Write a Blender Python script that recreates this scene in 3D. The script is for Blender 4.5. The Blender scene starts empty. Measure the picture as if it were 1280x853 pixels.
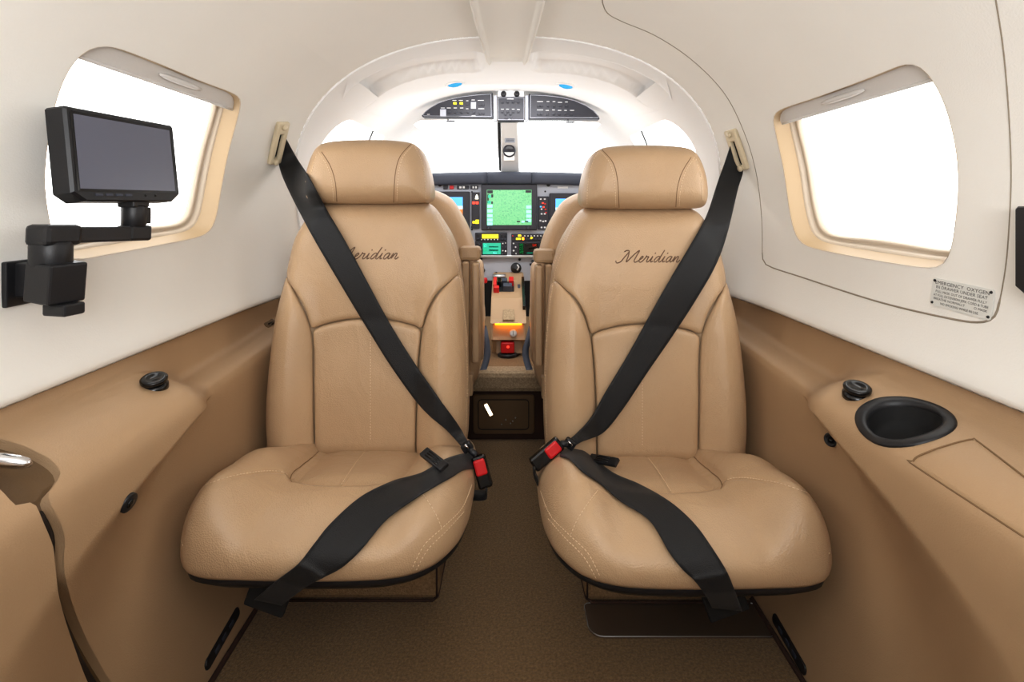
import bpy, bmesh, math, random
import numpy as np
from mathutils import Vector, Matrix
from mathutils.geometry import delaunay_2d_cdt
from mathutils.bvhtree import BVHTree
random.seed(7)
SC = bpy.context.scene
COL = SC.collection
CZ = 0.86            # eye height above the cabin floor
F = 640.0            # focal length in pixels of a 1280 wide frame
VX, VY = 634.0, 255.0
def P(px, py, Y):
    return Vector(((px-VX)/F*Y, Y, CZ-(py-VY)/F*Y))
def ray(px, py):
    return Vector(((px-VX)/F, 1.0, -(py-VY)/F)).normalized()
def proj(p):
    return (VX+p[0]/p[1]*F, VY-(p[2]-CZ)/p[1]*F)
EYE = Vector((0, 0, CZ))
def sm(a, b, x):
    t = min(1.0, max(0.0, (x-a)/(b-a)))
    return t*t*(3-2*t)
def lerp(a, b, t): return a+(b-a)*t

# ---------------------------------------------------------------- materials
def srgb(r, g, b):
    f = lambda c: ((c/255+0.055)/1.055)**2.4 if c > 10 else c/255/12.92
    return (f(r), f(g), f(b), 1)
def mat(name, col, rough=.5, metal=0, bump=0, bscale=300, vary=0, vscale=8, emit=None, estr=1, coat=0, spec=.5, voro=False, col2=None, wrinkle=0, sheen=0):
    m = bpy.data.materials.new(name); m.use_nodes = True
    nt = m.node_tree; b = nt.nodes['Principled BSDF']; L = nt.links.new
    b.inputs['Base Color'].default_value = col
    b.inputs['Roughness'].default_value = rough
    b.inputs['Metallic'].default_value = metal
    b.inputs['Specular IOR Level'].default_value = spec
    b.inputs['Coat Weight'].default_value = coat
    b.inputs['Sheen Weight'].default_value = sheen
    tc = nt.nodes.new('ShaderNodeTexCoord')
    if vary or col2:
        n = nt.nodes.new('ShaderNodeTexNoise'); n.inputs['Scale'].default_value = vscale; n.inputs['Detail'].default_value = 5
        L(tc.outputs['Object'], n.inputs['Vector'])
        r = nt.nodes.new('ShaderNodeValToRGB')
        c2 = col2 or tuple(min(1, c*(1+vary)) for c in col[:3])+(1,)
        c1 = col if col2 else tuple(c*(1-vary) for c in col[:3])+(1,)
        r.color_ramp.elements[0].color = c1; r.color_ramp.elements[1].color = c2
        r.color_ramp.elements[0].position = .32; r.color_ramp.elements[1].position = .68
        L(n.outputs['Fac'], r.inputs['Fac']); L(r.outputs['Color'], b.inputs['Base Color'])
    if bump or wrinkle:
        last = None
        def addb(tex, strength, dist):
            nonlocal last
            bp = nt.nodes.new('ShaderNodeBump'); bp.inputs['Strength'].default_value = strength; bp.inputs['Distance'].default_value = dist
            L(tex, bp.inputs['Height'])
            if last: L(last.outputs['Normal'], bp.inputs['Normal'])
            last = bp
        if wrinkle:
            mp = nt.nodes.new('ShaderNodeMapping'); mp.inputs['Scale'].default_value = (1, 1.4, .7)
            L(tc.outputs['Object'], mp.inputs['Vector'])
            n = nt.nodes.new('ShaderNodeTexNoise'); n.inputs['Scale'].default_value = 14; n.inputs['Detail'].default_value = 3; n.inputs['Distortion'].default_value = 1.2
            L(mp.outputs['Vector'], n.inputs['Vector']); addb(n.outputs['Fac'], wrinkle, .02)
        if bump:
            if voro:
                n = nt.nodes.new('ShaderNodeTexVoronoi'); n.inputs['Scale'].default_value = bscale; o = n.outputs['Distance']
            else:
                n = nt.nodes.new('ShaderNodeTexNoise'); n.inputs['Scale'].default_value = bscale; n.inputs['Detail'].default_value = 3; o = n.outputs['Fac']
            L(tc.outputs['Object'], n.inputs['Vector']); addb(o, bump, .002)
        L(last.outputs['Normal'], b.inputs['Normal'])
    if emit:
        b.inputs['Emission Color'].default_value = emit; b.inputs['Emission Strength'].default_value = estr
    return m
M = {}
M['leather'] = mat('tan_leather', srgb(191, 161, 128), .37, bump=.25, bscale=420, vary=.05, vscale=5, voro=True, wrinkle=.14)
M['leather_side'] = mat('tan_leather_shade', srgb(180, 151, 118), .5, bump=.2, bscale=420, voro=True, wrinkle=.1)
M['seam'] = mat('seam_shadow', srgb(128, 100, 70), .8)
M['thread'] = mat('stitch_thread', srgb(226, 203, 170), .7)
M['embroid'] = mat('embroidery_thread', srgb(108, 80, 58), .6)
M['liner'] = mat('cream_liner', srgb(238, 235, 229), .75, bump=.18, bscale=380, vary=.02, vscale=3)
M['white'] = mat('white_liner', srgb(240, 239, 238), .7, bump=.12, bscale=380)
M['liner_seam'] = mat('liner_seam', srgb(150, 138, 122), .9)
M['tan'] = mat('tan_side_vinyl', srgb(178, 148, 115), .52, bump=.22, bscale=520, vary=.04, vscale=4)
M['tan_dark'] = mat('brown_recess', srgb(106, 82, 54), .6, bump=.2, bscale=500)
M['groove'] = mat('dark_groove', srgb(42, 30, 20), .8)
M['carpet'] = mat('brown_carpet', srgb(98, 75, 44), .95, bump=1.0, bscale=330, col2=srgb(136, 106, 68), vscale=210, sheen=.2)
M['carpet_dark'] = mat('base_carpet', srgb(122, 96, 66), .95, bump=1.0, bscale=330, col2=srgb(150, 120, 86), vscale=210)
M['carpet_light'] = mat('step_carpet', srgb(150, 128, 100), .95, bump=1.0, bscale=330, col2=srgb(186, 163, 132), vscale=160)
M['binding'] = mat('carpet_binding', srgb(60, 38, 28), .9)
M['black'] = mat('black_plastic', srgb(28, 28, 31), .42, bump=.1, bscale=600)
M['black_gloss'] = mat('gloss_black', srgb(16, 15, 16), .2)
M['black_matte'] = mat('matte_black', srgb(18, 17, 17), .8)
M['web'] = mat('black_webbing', srgb(19, 19, 21), .6, bump=.5, bscale=700, sheen=.06)
M['greyweb'] = mat('grey_webbing', srgb(92, 98, 112), .6, bump=.4, bscale=700)
M['reveal'] = mat('tan_window_reveal', srgb(176, 152, 120), .5)
M['frame'] = mat('window_rim', srgb(206, 192, 174), .45)
M['shade'] = mat('grey_shade', srgb(214, 211, 208), .5, bump=.08, bscale=300)
M['guide'] = mat('ivory_plastic', srgb(212, 198, 170), .4)
M['chrome'] = mat('chrome', srgb(225, 225, 228), .18, 1)
M['silver'] = mat('brushed_silver', srgb(190, 190, 190), .35, 1)
M['bronze'] = mat('bronze_plate', srgb(104, 88, 74), .42, .5, bump=.05, bscale=60)
M['red'] = mat('red_plastic', srgb(205, 30, 34), .35)
M['panelgrey'] = mat('pale_grey_panel', srgb(176, 180, 190), .55)
M['glare'] = mat('glareshield_grey', srgb(66, 70, 82), .7)
M['bezel'] = mat('dark_bezel', srgb(46, 46, 54), .5)
M['overhead'] = mat('charcoal_panel', srgb(44, 44, 52), .5)
M['ohrim'] = mat('pale_rim', srgb(170, 172, 180), .5)
M['mark'] = mat('white_marking', srgb(225, 225, 225), .6)
M['placard'] = mat('placard_plate', srgb(222, 222, 217), .3)
M['ink'] = mat('placard_ink', srgb(62, 60, 58), .7)
def glow(n, c, s): return mat('glow_'+n, c, .4, emit=c, estr=s)
M['yellow'] = glow('yellow', srgb(245, 225, 40), 1.0)
M['teal'] = glow('teal', srgb(40, 165, 135), .8)
M['greenlit'] = glow('green', srgb(70, 215, 120), .9)
M['cyan'] = glow('cyan', srgb(150, 225, 235), .9)
M['sky'] = glow('sky', srgb(90, 170, 235), .9)
M['skypale'] = glow('sky_pale', srgb(190, 225, 240), .9)
M['earth'] = glow('earth', srgb(205, 120, 60), .9)
M['redlit'] = glow('red', srgb(245, 70, 50), 1.2)
M['amber'] = glow('amber', srgb(255, 150, 20), 6)
M['whitelit'] = glow('white', srgb(255, 248, 225), 2.2)
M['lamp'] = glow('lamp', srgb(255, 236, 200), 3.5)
M['bluelens'] = mat('blue_lens', srgb(40, 150, 200), .2, emit=srgb(40, 160, 215), estr=.5)
# glass: mostly clear with a faint reflection
def glass():
    m = bpy.data.materials.new('clear_pane'); m.use_nodes = True; nt = m.node_tree; nt.nodes.clear()
    o = nt.nodes.new('ShaderNodeOutputMaterial'); mx = nt.nodes.new('ShaderNodeMixShader')
    t = nt.nodes.new('ShaderNodeBsdfTransparent'); g = nt.nodes.new('ShaderNodeBsdfGlossy'); g.inputs['Roughness'].default_value = .03
    t.inputs['Color'].default_value = (.97, .98, .98, 1)
    mx.inputs['Fac'].default_value = .05
    nt.links.new(t.outputs[0], mx.inputs[1]); nt.links.new(g.outputs[0], mx.inputs[2]); nt.links.new(mx.outputs[0], o.inputs[0])
    return m
M['glass'] = glass()
# moving-map screen: green with darker specks
def mapscreen():
    m = bpy.data.materials.new('map_screen'); m.use_nodes = True; nt = m.node_tree; b = nt.nodes['Principled BSDF']
    tc = nt.nodes.new('ShaderNodeTexCoord'); n = nt.nodes.new('ShaderNodeTexNoise'); n.inputs['Scale'].default_value = 160; n.inputs['Detail'].default_value = 8
    r = nt.nodes.new('ShaderNodeValToRGB'); e = r.color_ramp.elements
    e[0].position = .28; e[0].color = srgb(90, 180, 125); e[1].position = .42; e[1].color = srgb(125, 232, 150)
    x = e.new(.75); x.color = srgb(160, 240, 170)
    nt.links.new(tc.outputs['Object'], n.inputs['Vector']); nt.links.new(n.outputs['Fac'], r.inputs['Fac'])
    nt.links.new(r.outputs['Color'], b.inputs['Emission Color']); b.inputs['Emission Strength'].default_value = .85
    b.inputs['Base Color'].default_value = (.02, .05, .03, 1); b.inputs['Roughness'].default_value = .3
    return m
M['map'] = mapscreen()
M['screen'] = mat('screen_reflection_grey', srgb(96, 98, 112), .3, spec=.6)  # grey-blue base colour imitates window light reflected in the dark glass

# ---------------------------------------------------------------- objects
ORG = {}
def tag(o, label=None, cat=None, group=None, kind=None):
    if label: o['label'] = label
    if cat: o['category'] = cat
    if group: o['group'] = group
    if kind: o['kind'] = kind
    return o
def thing(name, loc, label, cat, group=None):
    o = bpy.data.objects.new(name, None); COL.objects.link(o); o.empty_display_size = .05
    o.location = loc; ORG[o] = Vector(loc)
    return tag(o, label, cat, group)
class MB:
    def __init__(s): s.v = []; s.f = []; s.flat = set()
    def add(s, verts, faces, flat=False):
        k = len(s.v); s.v += [Vector(p) for p in verts]
        for f in faces:
            if flat: s.flat.add(len(s.f))
            s.f.append([i+k for i in f])
        return s
    def box(s, c, size, rot=None, bev=0):
        """box with chamfered edges when bev > 0"""
        bm = bmesh.new(); bmesh.ops.create_cube(bm, size=1)
        for v in bm.verts: v.co = Vector((v.co.x*size[0], v.co.y*size[1], v.co.z*size[2]))
        if bev: bmesh.ops.bevel(bm, geom=bm.edges[:], offset=bev, segments=2, affect='EDGES', profile=.5)
        m = rot.to_4x4() if rot else Matrix.Identity(4)
        bm.verts.index_update()
        s.add([m @ v.co + Vector(c) for v in bm.verts], [[v.index for v in f.verts] for f in bm.faces], flat=True)
        bm.free(); return s
    def tube(s, path, r, n=8, caps=True):
        path = [Vector(p) for p in path]; N = len(path)
        t0 = (path[1]-path[0]).normalized(); up = Vector((0, 0, 1)) if abs(t0.z) < .9 else Vector((1, 0, 0))
        a = t0.cross(up).normalized(); rings = []; vs = []
        for i, p in enumerate(path):
            t = (path[min(i+1, N-1)]-path[max(i-1, 0)]).normalized()
            a = (a-t*a.dot(t)).normalized(); b = t.cross(a)
            rr = r[i] if isinstance(r, (list, tuple)) else r
            vs += [p+(a*math.cos(q)+b*math.sin(q))*rr for q in [2*math.pi*k/n for k in range(n)]]
        fs = [[i*n+k, i*n+(k+1) % n, (i+1)*n+(k+1) % n, (i+1)*n+k] for i in range(N-1) for k in range(n)]
        if caps: fs += [list(range(n))[::-1], [(N-1)*n+k for k in range(n)]]
        return s.add(vs, fs)
    def lathe(s, prof, o, axis, n=24, ex=None, sx=1):
        """prof: (radius, height) list; axis: unit vector; sx squashes along ex"""
        axis = Vector(axis).normalized(); ex = Vector(ex) if ex else axis.orthogonal().normalized()
        ex = (ex-axis*ex.dot(axis)).normalized(); ey = axis.cross(ex); o = Vector(o); vs = []
        for r, h in prof:
            vs += [o+axis*h+(ex*math.cos(q)*sx+ey*math.sin(q))*r for q in [2*math.pi*k/n for k in range(n)]]
        m = len(prof)
        fs = [[i*n+k, i*n+(k+1) % n, (i+1)*n+(k+1) % n, (i+1)*n+k] for i in range(m-1) for k in range(n)]
        fs += [list(range(n))[::-1], [(m-1)*n+k for k in range(n)]]
        return s.add(vs, fs)
    def prism(s, poly, o, ux, uy, depth, bev=0):
        """poly in (ux,uy) frame at o, extruded along ux x uy by depth; chamfered front edge"""
        o = Vector(o); ux = Vector(ux); uy = Vector(uy); nz = ux.cross(uy).normalized(); n = len(poly)
        A = [o+ux*x+uy*y for x, y in poly]
        if bev:
            c = Vector((sum(p[0] for p in poly)/n, sum(p[1] for p in poly)/n))
            def ins(p):
                d = Vector(p)-c; l = d.length
                return c+d*(max(0, l-bev)/l)
            B = [o+ux*q[0]+uy*q[1]+nz*depth for q in map(ins, poly)]
            Md = [p+nz*(depth-bev) for p in A]
            s.add(A+Md+B, [[i, (i+1) % n, n+(i+1) % n, n+i] for i in range(n)]+[[n+i, n+(i+1) % n, 2*n+(i+1) % n, 2*n+i] for i in range(n)]+[list(range(2*n, 3*n)), list(range(n))[::-1]], flat=True)
        else:
            B = [p+nz*depth for p in A]
            s.add(A+B, [[i, (i+1) % n, n+(i+1) % n, n+i] for i in range(n)]+[list(range(n, 2*n)), list(range(n))[::-1]], flat=True)
        return s
    def strip(s, L, R, th=.0015):
        """webbing: two edge polylines with thickness"""
        n = len(L); vs = []
        for i in range(n):
            a, b = Vector(L[i]), Vector(R[i]); t = Vector(L[min(i+1, n-1)])-Vector(L[max(i-1, 0)])
            nn = (b-a).cross(t).normalized()*th*.5
            vs += [a+nn, b+nn, b-nn, a-nn]
        fs = []
        for i in range(n-1):
            for k in range(4): fs.append([i*4+k, i*4+(k+1) % 4, i*4+4+(k+1) % 4, i*4+4+k])
        fs += [[0, 1, 2, 3], [4*n-1, 4*n-2, 4*n-3, 4*n-4]]
        return s.add(vs, fs)
    def ribbon(s, lanes, th=.0016):
        """webbing draped in several lanes side by side"""
        m, n = len(lanes), len(lanes[0]); top = []; bot = []
        for j in range(m):
            for i in range(n):
                t = lanes[j][min(i+1, n-1)]-lanes[j][max(i-1, 0)]; w = lanes[min(j+1, m-1)][i]-lanes[max(j-1, 0)][i]
                nn = w.cross(t).normalized()*th*.5; top.append(lanes[j][i]+nn); bot.append(lanes[j][i]-nn)
        N = m*n; ix = lambda j, i: j*n+i
        fs = [[ix(j, i), ix(j, i+1), ix(j+1, i+1), ix(j+1, i)] for j in range(m-1) for i in range(n-1)]
        fs += [[N+a for a in f[::-1]] for f in fs]
        s.add(top+bot, fs)
        k = len(s.v)-2*N
        edge = [ix(0, i) for i in range(n)]+[ix(j, n-1) for j in range(1, m)]+[ix(m-1, i) for i in range(n-2, -1, -1)]+[ix(j, 0) for j in range(m-2, 0, -1)]
        for a, b in zip(edge, edge[1:]+edge[:1]): s.flat.add(len(s.f)); s.f.append([k+b, k+a, k+N+a, k+N+b])
        return s
    def mirror(s, dz=0, dx=0):
        m = MB(); m.v = [Vector((-p.x+dx, p.y, p.z+dz)) for p in s.v]; m.f = [f[::-1] for f in s.f]; m.flat = set(s.flat); return m
    def bvh(s): return BVHTree.FromPolygons(s.v, s.f)
    def build(s, name, material, parent=None, label=None, cat=None, group=None, kind=None, smooth=True, normals=None, loc=None):
        me = bpy.data.meshes.new(name)
        if parent is not None: org = ORG[parent]
        elif loc is not None: org = Vector(loc)
        else:
            A = np.array([tuple(p) for p in s.v]); mn, mx = A.min(0), A.max(0)
            org = Vector(((mn[0]+mx[0])/2, (mn[1]+mx[1])/2, mn[2]))
        me.from_pydata([tuple(p-org) for p in s.v], [], s.f)
        me.polygons.foreach_set('use_smooth', [smooth and (i not in s.flat) for i in range(len(s.f))])
        me.materials.append(M[material] if isinstance(material, str) else material)
        if normals is not None: me.normals_split_custom_set_from_vertices([tuple(n) for n in normals])
        me.update()
        o = bpy.data.objects.new(name, me); COL.objects.link(o); ORG[o] = org
        if parent is not None: o.parent = parent
        else: o.location = org
        return tag(o, label, cat, group, kind)

def cr(pts, n, closed=False):
    """catmull-rom through points, resampled to n evenly spaced"""
    p = [np.array(q, float) for q in pts]; out = []
    N = len(p); segs = N if closed else N-1
    g = (lambda i: p[i % N]) if closed else (lambda i: p[min(max(i, 0), N-1)])
    for i in range(segs):
        p0, p1, p2, p3 = g(i-1), g(i), g(i+1), g(i+2)
        for k in range(24):
            t = k/24
            out.append(.5*((2*p1)+(-p0+p2)*t+(2*p0-5*p1+4*p2-p3)*t*t+(-p0+3*p1-3*p2+p3)*t**3))
    out.append(p[0] if closed else p[-1])
    out = np.array(out); d = np.r_[0, np.cumsum(np.linalg.norm(np.diff(out, axis=0), axis=1))]
    q = np.linspace(0, d[-1], n+1)[:-1] if closed else np.linspace(0, d[-1], n)
    return np.stack([np.interp(q, d, out[:, k]) for k in range(out.shape[1])], 1)
def inpoly(pt, poly):
    x, y = pt; c = False; n = len(poly); j = n-1
    for i in range(n):
        xi, yi = poly[i]; xj, yj = poly[j]
        if (yi > y) != (yj > y) and x < (xj-xi)*(y-yi)/(yj-yi)+xi: c = not c
        j = i
    return c
def segdist(Q, pl, closed=False):
    """distance from Q (n,2) to a polyline"""
    pl = np.asarray(pl, float); A = pl if closed else pl[:-1]; B = np.roll(pl, -1, 0) if closed else pl[1:]
    best = np.full(len(Q), 1e9)
    for a, b in zip(A, B):
        ab = b-a; l = (ab@ab) or 1e-12
        t = np.clip(((Q-a)@ab)/l, 0, 1); d = np.linalg.norm(Q-(a+t[:, None]*ab), axis=1); best = np.minimum(best, d)
    return best
def prof(t, p=2.2):
    t = np.clip(t, 0, 1); return (1-(1-t)**p)**(1/p)
def rrect(x0, x1, y0, y1, r, n=8):
    """rounded rectangle; r = radius or four (x0y0, x1y0, x1y1, x0y1)"""
    if not isinstance(r, (list, tuple)): r = [r]*4
    o = []
    for (cx, cy, a, rr) in ((x0+r[0], y0+r[0], 180, r[0]), (x1-r[1], y0+r[1], 270, r[1]), (x1-r[2], y1-r[2], 0, r[2]), (x0+r[3], y1-r[3], 90, r[3])):
        for k in range(n+1):
            q = math.radians(a+90*k/n); o.append((cx+rr*math.cos(q), cy+rr*math.sin(q)))
    return o
def pillow(outline, centre, fn, nseg=160, nring=40, power=1.8, closed=True):
    """star-shaped soft form: concentric rings; fn(Q, d) -> (n,3) world points"""
    ol = cr(outline, nseg, True); dense = cr(outline, nseg*3, True); c = np.array(centre, float)
    s = 1-(np.arange(nring)/nring)**power
    Q = np.concatenate([c+(ol-c)*k for k in s]+[c[None]])
    d = segdist(Q, dense[::2], True); d[:nseg] = 0
    W = fn(Q, d); m = MB(); n = nseg
    fs = [[i*n+k, i*n+(k+1) % n, (i+1)*n+(k+1) % n, (i+1)*n+k] for i in range(nring-1) for k in range(n)]
    last = (nring-1)*n; fs += [[last+k, last+(k+1) % n, nring*n] for k in range(n)]
    m.add([tuple(w) for w in W], fs); m.rim = list(range(n)); return m
def close_back(m, off, inset=.9):
    """continue the rim of a pillow along off and close it"""
    n = len(m.rim); A = [m.v[i] for i in m.rim]; c = sum(A, Vector())/n; off = Vector(off)
    for fr, sc in ((.35, 1.0), (.8, .99), (1.0, .96)):
        k = len(m.v); m.v += [c+(p-c)*sc+off*fr for p in A]
        prev = m.rim if fr == .35 else list(range(k-n, k))
        for i in range(n): m.f.append([prev[(i+1) % n], prev[i], k+i, k+(i+1) % n])
    k = len(m.v)-n; m.v.append(c+off); j = len(m.v)-1
    for i in range(n): m.f.append([k+(i+1) % n, k+i, j])
    return m
def sheet(fn, u0, u1, v0, v1, du, dv, loops=(), vlev=None, ulev=None):
    """surface fn(u,v) cut along closed loops. returns list of MB, one per region: 0 outside all loops, i+1 inside loop i"""
    us = ulev if ulev is not None else np.linspace(u0, u1, max(2, int(round((u1-u0)/du))+1)); vs = vlev if vlev is not None else np.linspace(v0, v1, max(2, int(round((v1-v0)/dv))+1))
    pts = []; edges = []
    for i, lp in enumerate(loops):
        k = len(pts); n = len(lp); pts += [tuple(q) for q in lp]; edges += [(k+j, k+(j+1) % n) for j in range(n)]
    LP = [np.array(l) for l in loops]
    G = np.array([(u, v) for u in us for v in vs]); keep = np.ones(len(G), bool)
    for l in LP: keep &= segdist(G, l, True) > min(du, dv)*.4
    pts += [tuple(g) for g in G[keep]]
    r = delaunay_2d_cdt([Vector(p) for p in pts], edges, [], 0, 1e-7)
    V2, FA = r[0], r[2]; out = []
    V3 = [fn(p.x, p.y) for p in V2]; e = 2e-3
    NR = []
    for p, q in zip(V2, V3):
        n = (fn(p.x+e, p.y)-fn(p.x-e, p.y)).cross(fn(p.x, p.y+e)-fn(p.x, p.y-e))
        n = n.normalized() if n.length > 0 else Vector((0, 0, 1))
        if n.dot(Vector((0, q.y, CZ))-q) < 0: n = -n
        NR.append(n)
    reg = []
    for f in FA:
        c = (sum(V2[i].x for i in f)/len(f), sum(V2[i].y for i in f)/len(f)); k = 0
        for i, l in enumerate(loops):
            if inpoly(c, l): k = i+1
        reg.append(k)
    for k in range(len(loops)+1):
        used = {}; m = MB(); m.n = []; m.uv = []
        for f, g in zip(FA, reg):
            if g != k: continue
            for i in f:
                if i not in used: used[i] = len(m.v); m.v.append(V3[i]); m.n.append(NR[i]); m.uv.append(V2[i])
            a, b, c = V3[f[0]], V3[f[1]], V3[f[2]]
            ff = [used[i] for i in f]
            if (b-a).cross(c-a).dot(NR[f[0]]) < 0: ff.reverse()
            m.f.append(ff)
        out.append(m)
    return out
def skirt(m, depth, dom):
    """give the cut edges of a sheet region thickness, away from the room"""
    cnt = {}
    for f in m.f:
        for a, b in zip(f, f[1:]+f[:1]): cnt[(a, b)] = 1
    E = [(a, b) for a, b in cnt if (b, a) not in cnt]
    u0, u1, v0, v1 = dom
    onb = lambda i: min(abs(m.uv[i].x-u0), abs(m.uv[i].x-u1), abs(m.uv[i].y-v0), abs(m.uv[i].y-v1)) < 1e-5
    mp = {}
    for a, b in E:
        if onb(a) and onb(b): continue
        q = []
        for i in (a, b):
            for t, dd in ((0, .0), (1, depth)):
                if (i, t) not in mp:
                    mp[(i, t)] = len(m.v); m.v.append(m.v[i]-m.n[i]*dd); m.n.append(m.n[i]); m.uv.append(m.uv[i])
        m.f.append([mp[(b, 0)], mp[(a, 0)], mp[(a, 1)], mp[(b, 1)]]); m.flat.add(len(m.f)-1)
    return m
# ================================================================ SHELL
def ease(pts, n): return cr(pts, n)
lowsec = cr([(.658, -.246), (.640, -.258), (.628, -.252), (.630, -.238), (.643, -.205), (.655, -.150), (.660, -.08), (.660, 0)], 60)
th = np.linspace(0, math.pi/2, 160)[1:]
upsec = np.stack([.66*np.cos(th)**(2/2.3), .46*np.sin(th)**(2/2.3)], 1)
SEC = np.r_[lowsec, upsec]
SV = np.r_[0, np.cumsum(np.linalg.norm(np.diff(SEC, axis=0), axis=1))]
VMAX = SV[-1]
def Wf(Y): return 1-(.03*sm(1.2, 1.6, Y)+.02*sm(1.6, 2.35, Y))/.66
def liner(u, v, side, k=1.0):
    vv = min(max(v, 0), 2*VMAX)
    s = side
    if vv > VMAX: vv = 2*VMAX-vv; s = -s
    x = float(np.interp(vv, SV, SEC[:, 0])); z = float(np.interp(vv, SV, SEC[:, 1]))
    sh = .13*(1-max(z, -.26)/.46)
    sh *= sm(.9, 1.4, u) if u <= 1.4 else 1-sm(1.4, 2.0, u)
    Y = u+sh; w = Wf(Y)
    if v < 0 or v > 2*VMAX: pass
    return Vector((s*x*w*k, Y, CZ+z*(k if z > 0 else 1)))
def v_of_z(z): 
    zz = SEC[30:, 1]; return float(np.interp(z, zz, SV[30:]))
def u_of_Y(Y, z):
    u = Y
    for _ in range(30): u = Y-.13*(1-max(z, -.26)/.46)*(sm(.9, 1.4, u) if u <= 1.4 else 1-sm(1.4, 2.0, u))
    return u
def invert(fn, dom, pts):
    """pixel outline -> parameters of the surface point seen there"""
    out = []
    u0, u1, v0, v1 = dom; U = np.linspace(u0, u1, 170); V = np.linspace(v0, v1, 170)
    G = [(u, v) for u in U for v in V]; W = [fn(u, v) for u, v in G]
    pr = np.array([proj(w) if w.y > .25 else (1e6, 1e6) for w in W])
    for px in pts:
        d = ((pr-np.array(px))**2).sum(1); b = G[int(d.argmin())]; s = max((u1-u0), (v1-v0))/170
        for _ in range(4):
            c = [(b[0]+i*s/3, b[1]+j*s/3) for i in range(-4, 5) for j in range(-4, 5)]
            c = [(min(max(p, u0), u1), min(max(q, v0), v1)) for p, q in c]
            e = [(lambda w: (w[0]-px[0])**2+(w[1]-px[1])**2)(proj(fn(*q))) for q in c]
            b = c[int(np.argmin(e))]; s /= 3
        out.append(b)
    return out
VW = v_of_z(.36)      # wall / ceiling split on the liner
lowlev = np.r_[np.linspace(0, .06, 12)[:-1], np.linspace(.06, VW, 34)]
WIN = {-1: (.715, 1.165, -.080, .240), 1: (.735, 1.19, -.100, .212)}
wall_bvh = {}; LINER_MB = {}
def winloop(side):
    y0, y1, z0, z1 = WIN[side]
    px = {-1: [(302, 128), (300, 122), (290, 116), (250, 101), (200, 80), (150, 61), (128, 56), (108, 62), (92, 78), (78, 105), (66, 145), (59, 190), (56, 225), (60, 265), (68, 300), (80, 322), (95, 325), (140, 317), (200, 306), (245, 297), (262, 290), (270, 270), (280, 215), (292, 165)],
          1: [(966, 150), (968, 142), (978, 136), (1020, 122), (1080, 100), (1125, 82), (1142, 77), (1158, 90), (1175, 118), (1189, 160), (1197, 210), (1196, 260), (1189, 310), (1182, 331), (1172, 336), (1130, 331), (1070, 321), (1020, 311), (1000, 303), (992, 285), (984, 240), (974, 185)]}[side]
    q = invert(lambda u, v: liner(u, v, side), (.5, 1.4, .05, VW), px)
    q = cr(q, 96, True)
    for _ in range(3): q = .5*q+.25*(np.roll(q, 1, 0)+np.roll(q, -1, 0))
    return [tuple(p) for p in q]
for side, nm in ((-1, 'wall_left'), (1, 'wall_right')):
    fn = lambda u, v, s=side: liner(u, v, s)
    lp = winloop(side)
    R = sheet(fn, -1.0, 1.4, 0, VW, .02, .012, [lp], vlev=lowlev)
    m = R[0]; LINER_MB[side] = m
    m.build(nm, 'liner', kind='structure', normals=m.n)
    wall_bvh[side] = m.bvh()
    # window: reveal, rim, shade, pane
    y0, y1, z0, z1 = WIN[side]
    base = [fn(*q) for q in lp]; N = [Vector((side, 0, .22)).normalized()]*len(base)
    cen = sum(base, Vector())/len(base)
    def ring(depth, shrink):
        o = []
        for p in base:
            d = (cen-p); d.x = 0; l = d.length
            o.append(p+N[0]*depth+d*(shrink/l))
        return o
    def band(rings):
        mb = MB(); n = len(base); vs = [p for r in rings for p in r]
        return mb.add(vs, [[i*n+k, i*n+(k+1) % n, (i+1)*n+(k+1) % n, (i+1)*n+k] for i in range(len(rings)-1) for k in range(n)])
    root = band([ring(-.001, -.001), ring(.004, 0), ring(.02, .001), ring(.034, .003)]).build('window_1' if side < 0 else 'window_2', 'reveal', kind='structure')
    band([ring(.034, .003), ring(.036, .008), ring(.044, .009), ring(.046, .012), ring(.043, .016), ring(.047, .021), ring(.056, .022)]).build('window_frame', 'frame', root)
    pn = MB(); rg = ring(.05, .0215); pn.add(rg, [list(range(len(rg)))]); pn.build('pane', 'glass', root, smooth=False)
    sh = MB(); n1 = 14; n2 = 5; vs = []
    for i in range(n1):
        for j in range(n2):
            yy = lerp(y0-.0, y1+.0, i/(n1-1)); zz = lerp(z1-.029, z1+.004, j/(n2-1))
            vs.append(fn(u_of_Y(yy, zz), v_of_z(zz))+N[0]*.014)
    sh.add(vs, [[i*n2+j, (i+1)*n2+j, (i+1)*n2+j+1, i*n2+j+1] for i in range(n1-1) for j in range(n2-1)])
    lo = [fn(u_of_Y(lerp(y0+.004, y1-.004, i/13), z1-.029), v_of_z(z1-.029))+N[0]*.014 for i in range(14)]
    sh.tube(lo, .003, 6)
    so = sh.build('window_shade', 'shade', root)
    hd = MB(); hp = [fn(u_of_Y(y, z1-.014), v_of_z(z1-.014))+N[0]*.010 for y in np.linspace(.90, 1.02, 8)]
    hd.tube(hp, [.002, .005, .006, .006, .006, .006, .005, .002], 8); hd.build('handle', 'shade', so)
# ceiling of the cabin
fc = lambda u, v: liner(u, v, -1)
R = sheet(fc, -1.0, 1.4, VW, 2*VMAX-VW, .02, .014)
CEIL = R[0]; CEIL.build('ceiling', 'liner', kind='structure', normals=CEIL.n)
ceil_bvh = CEIL.bvh()
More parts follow.
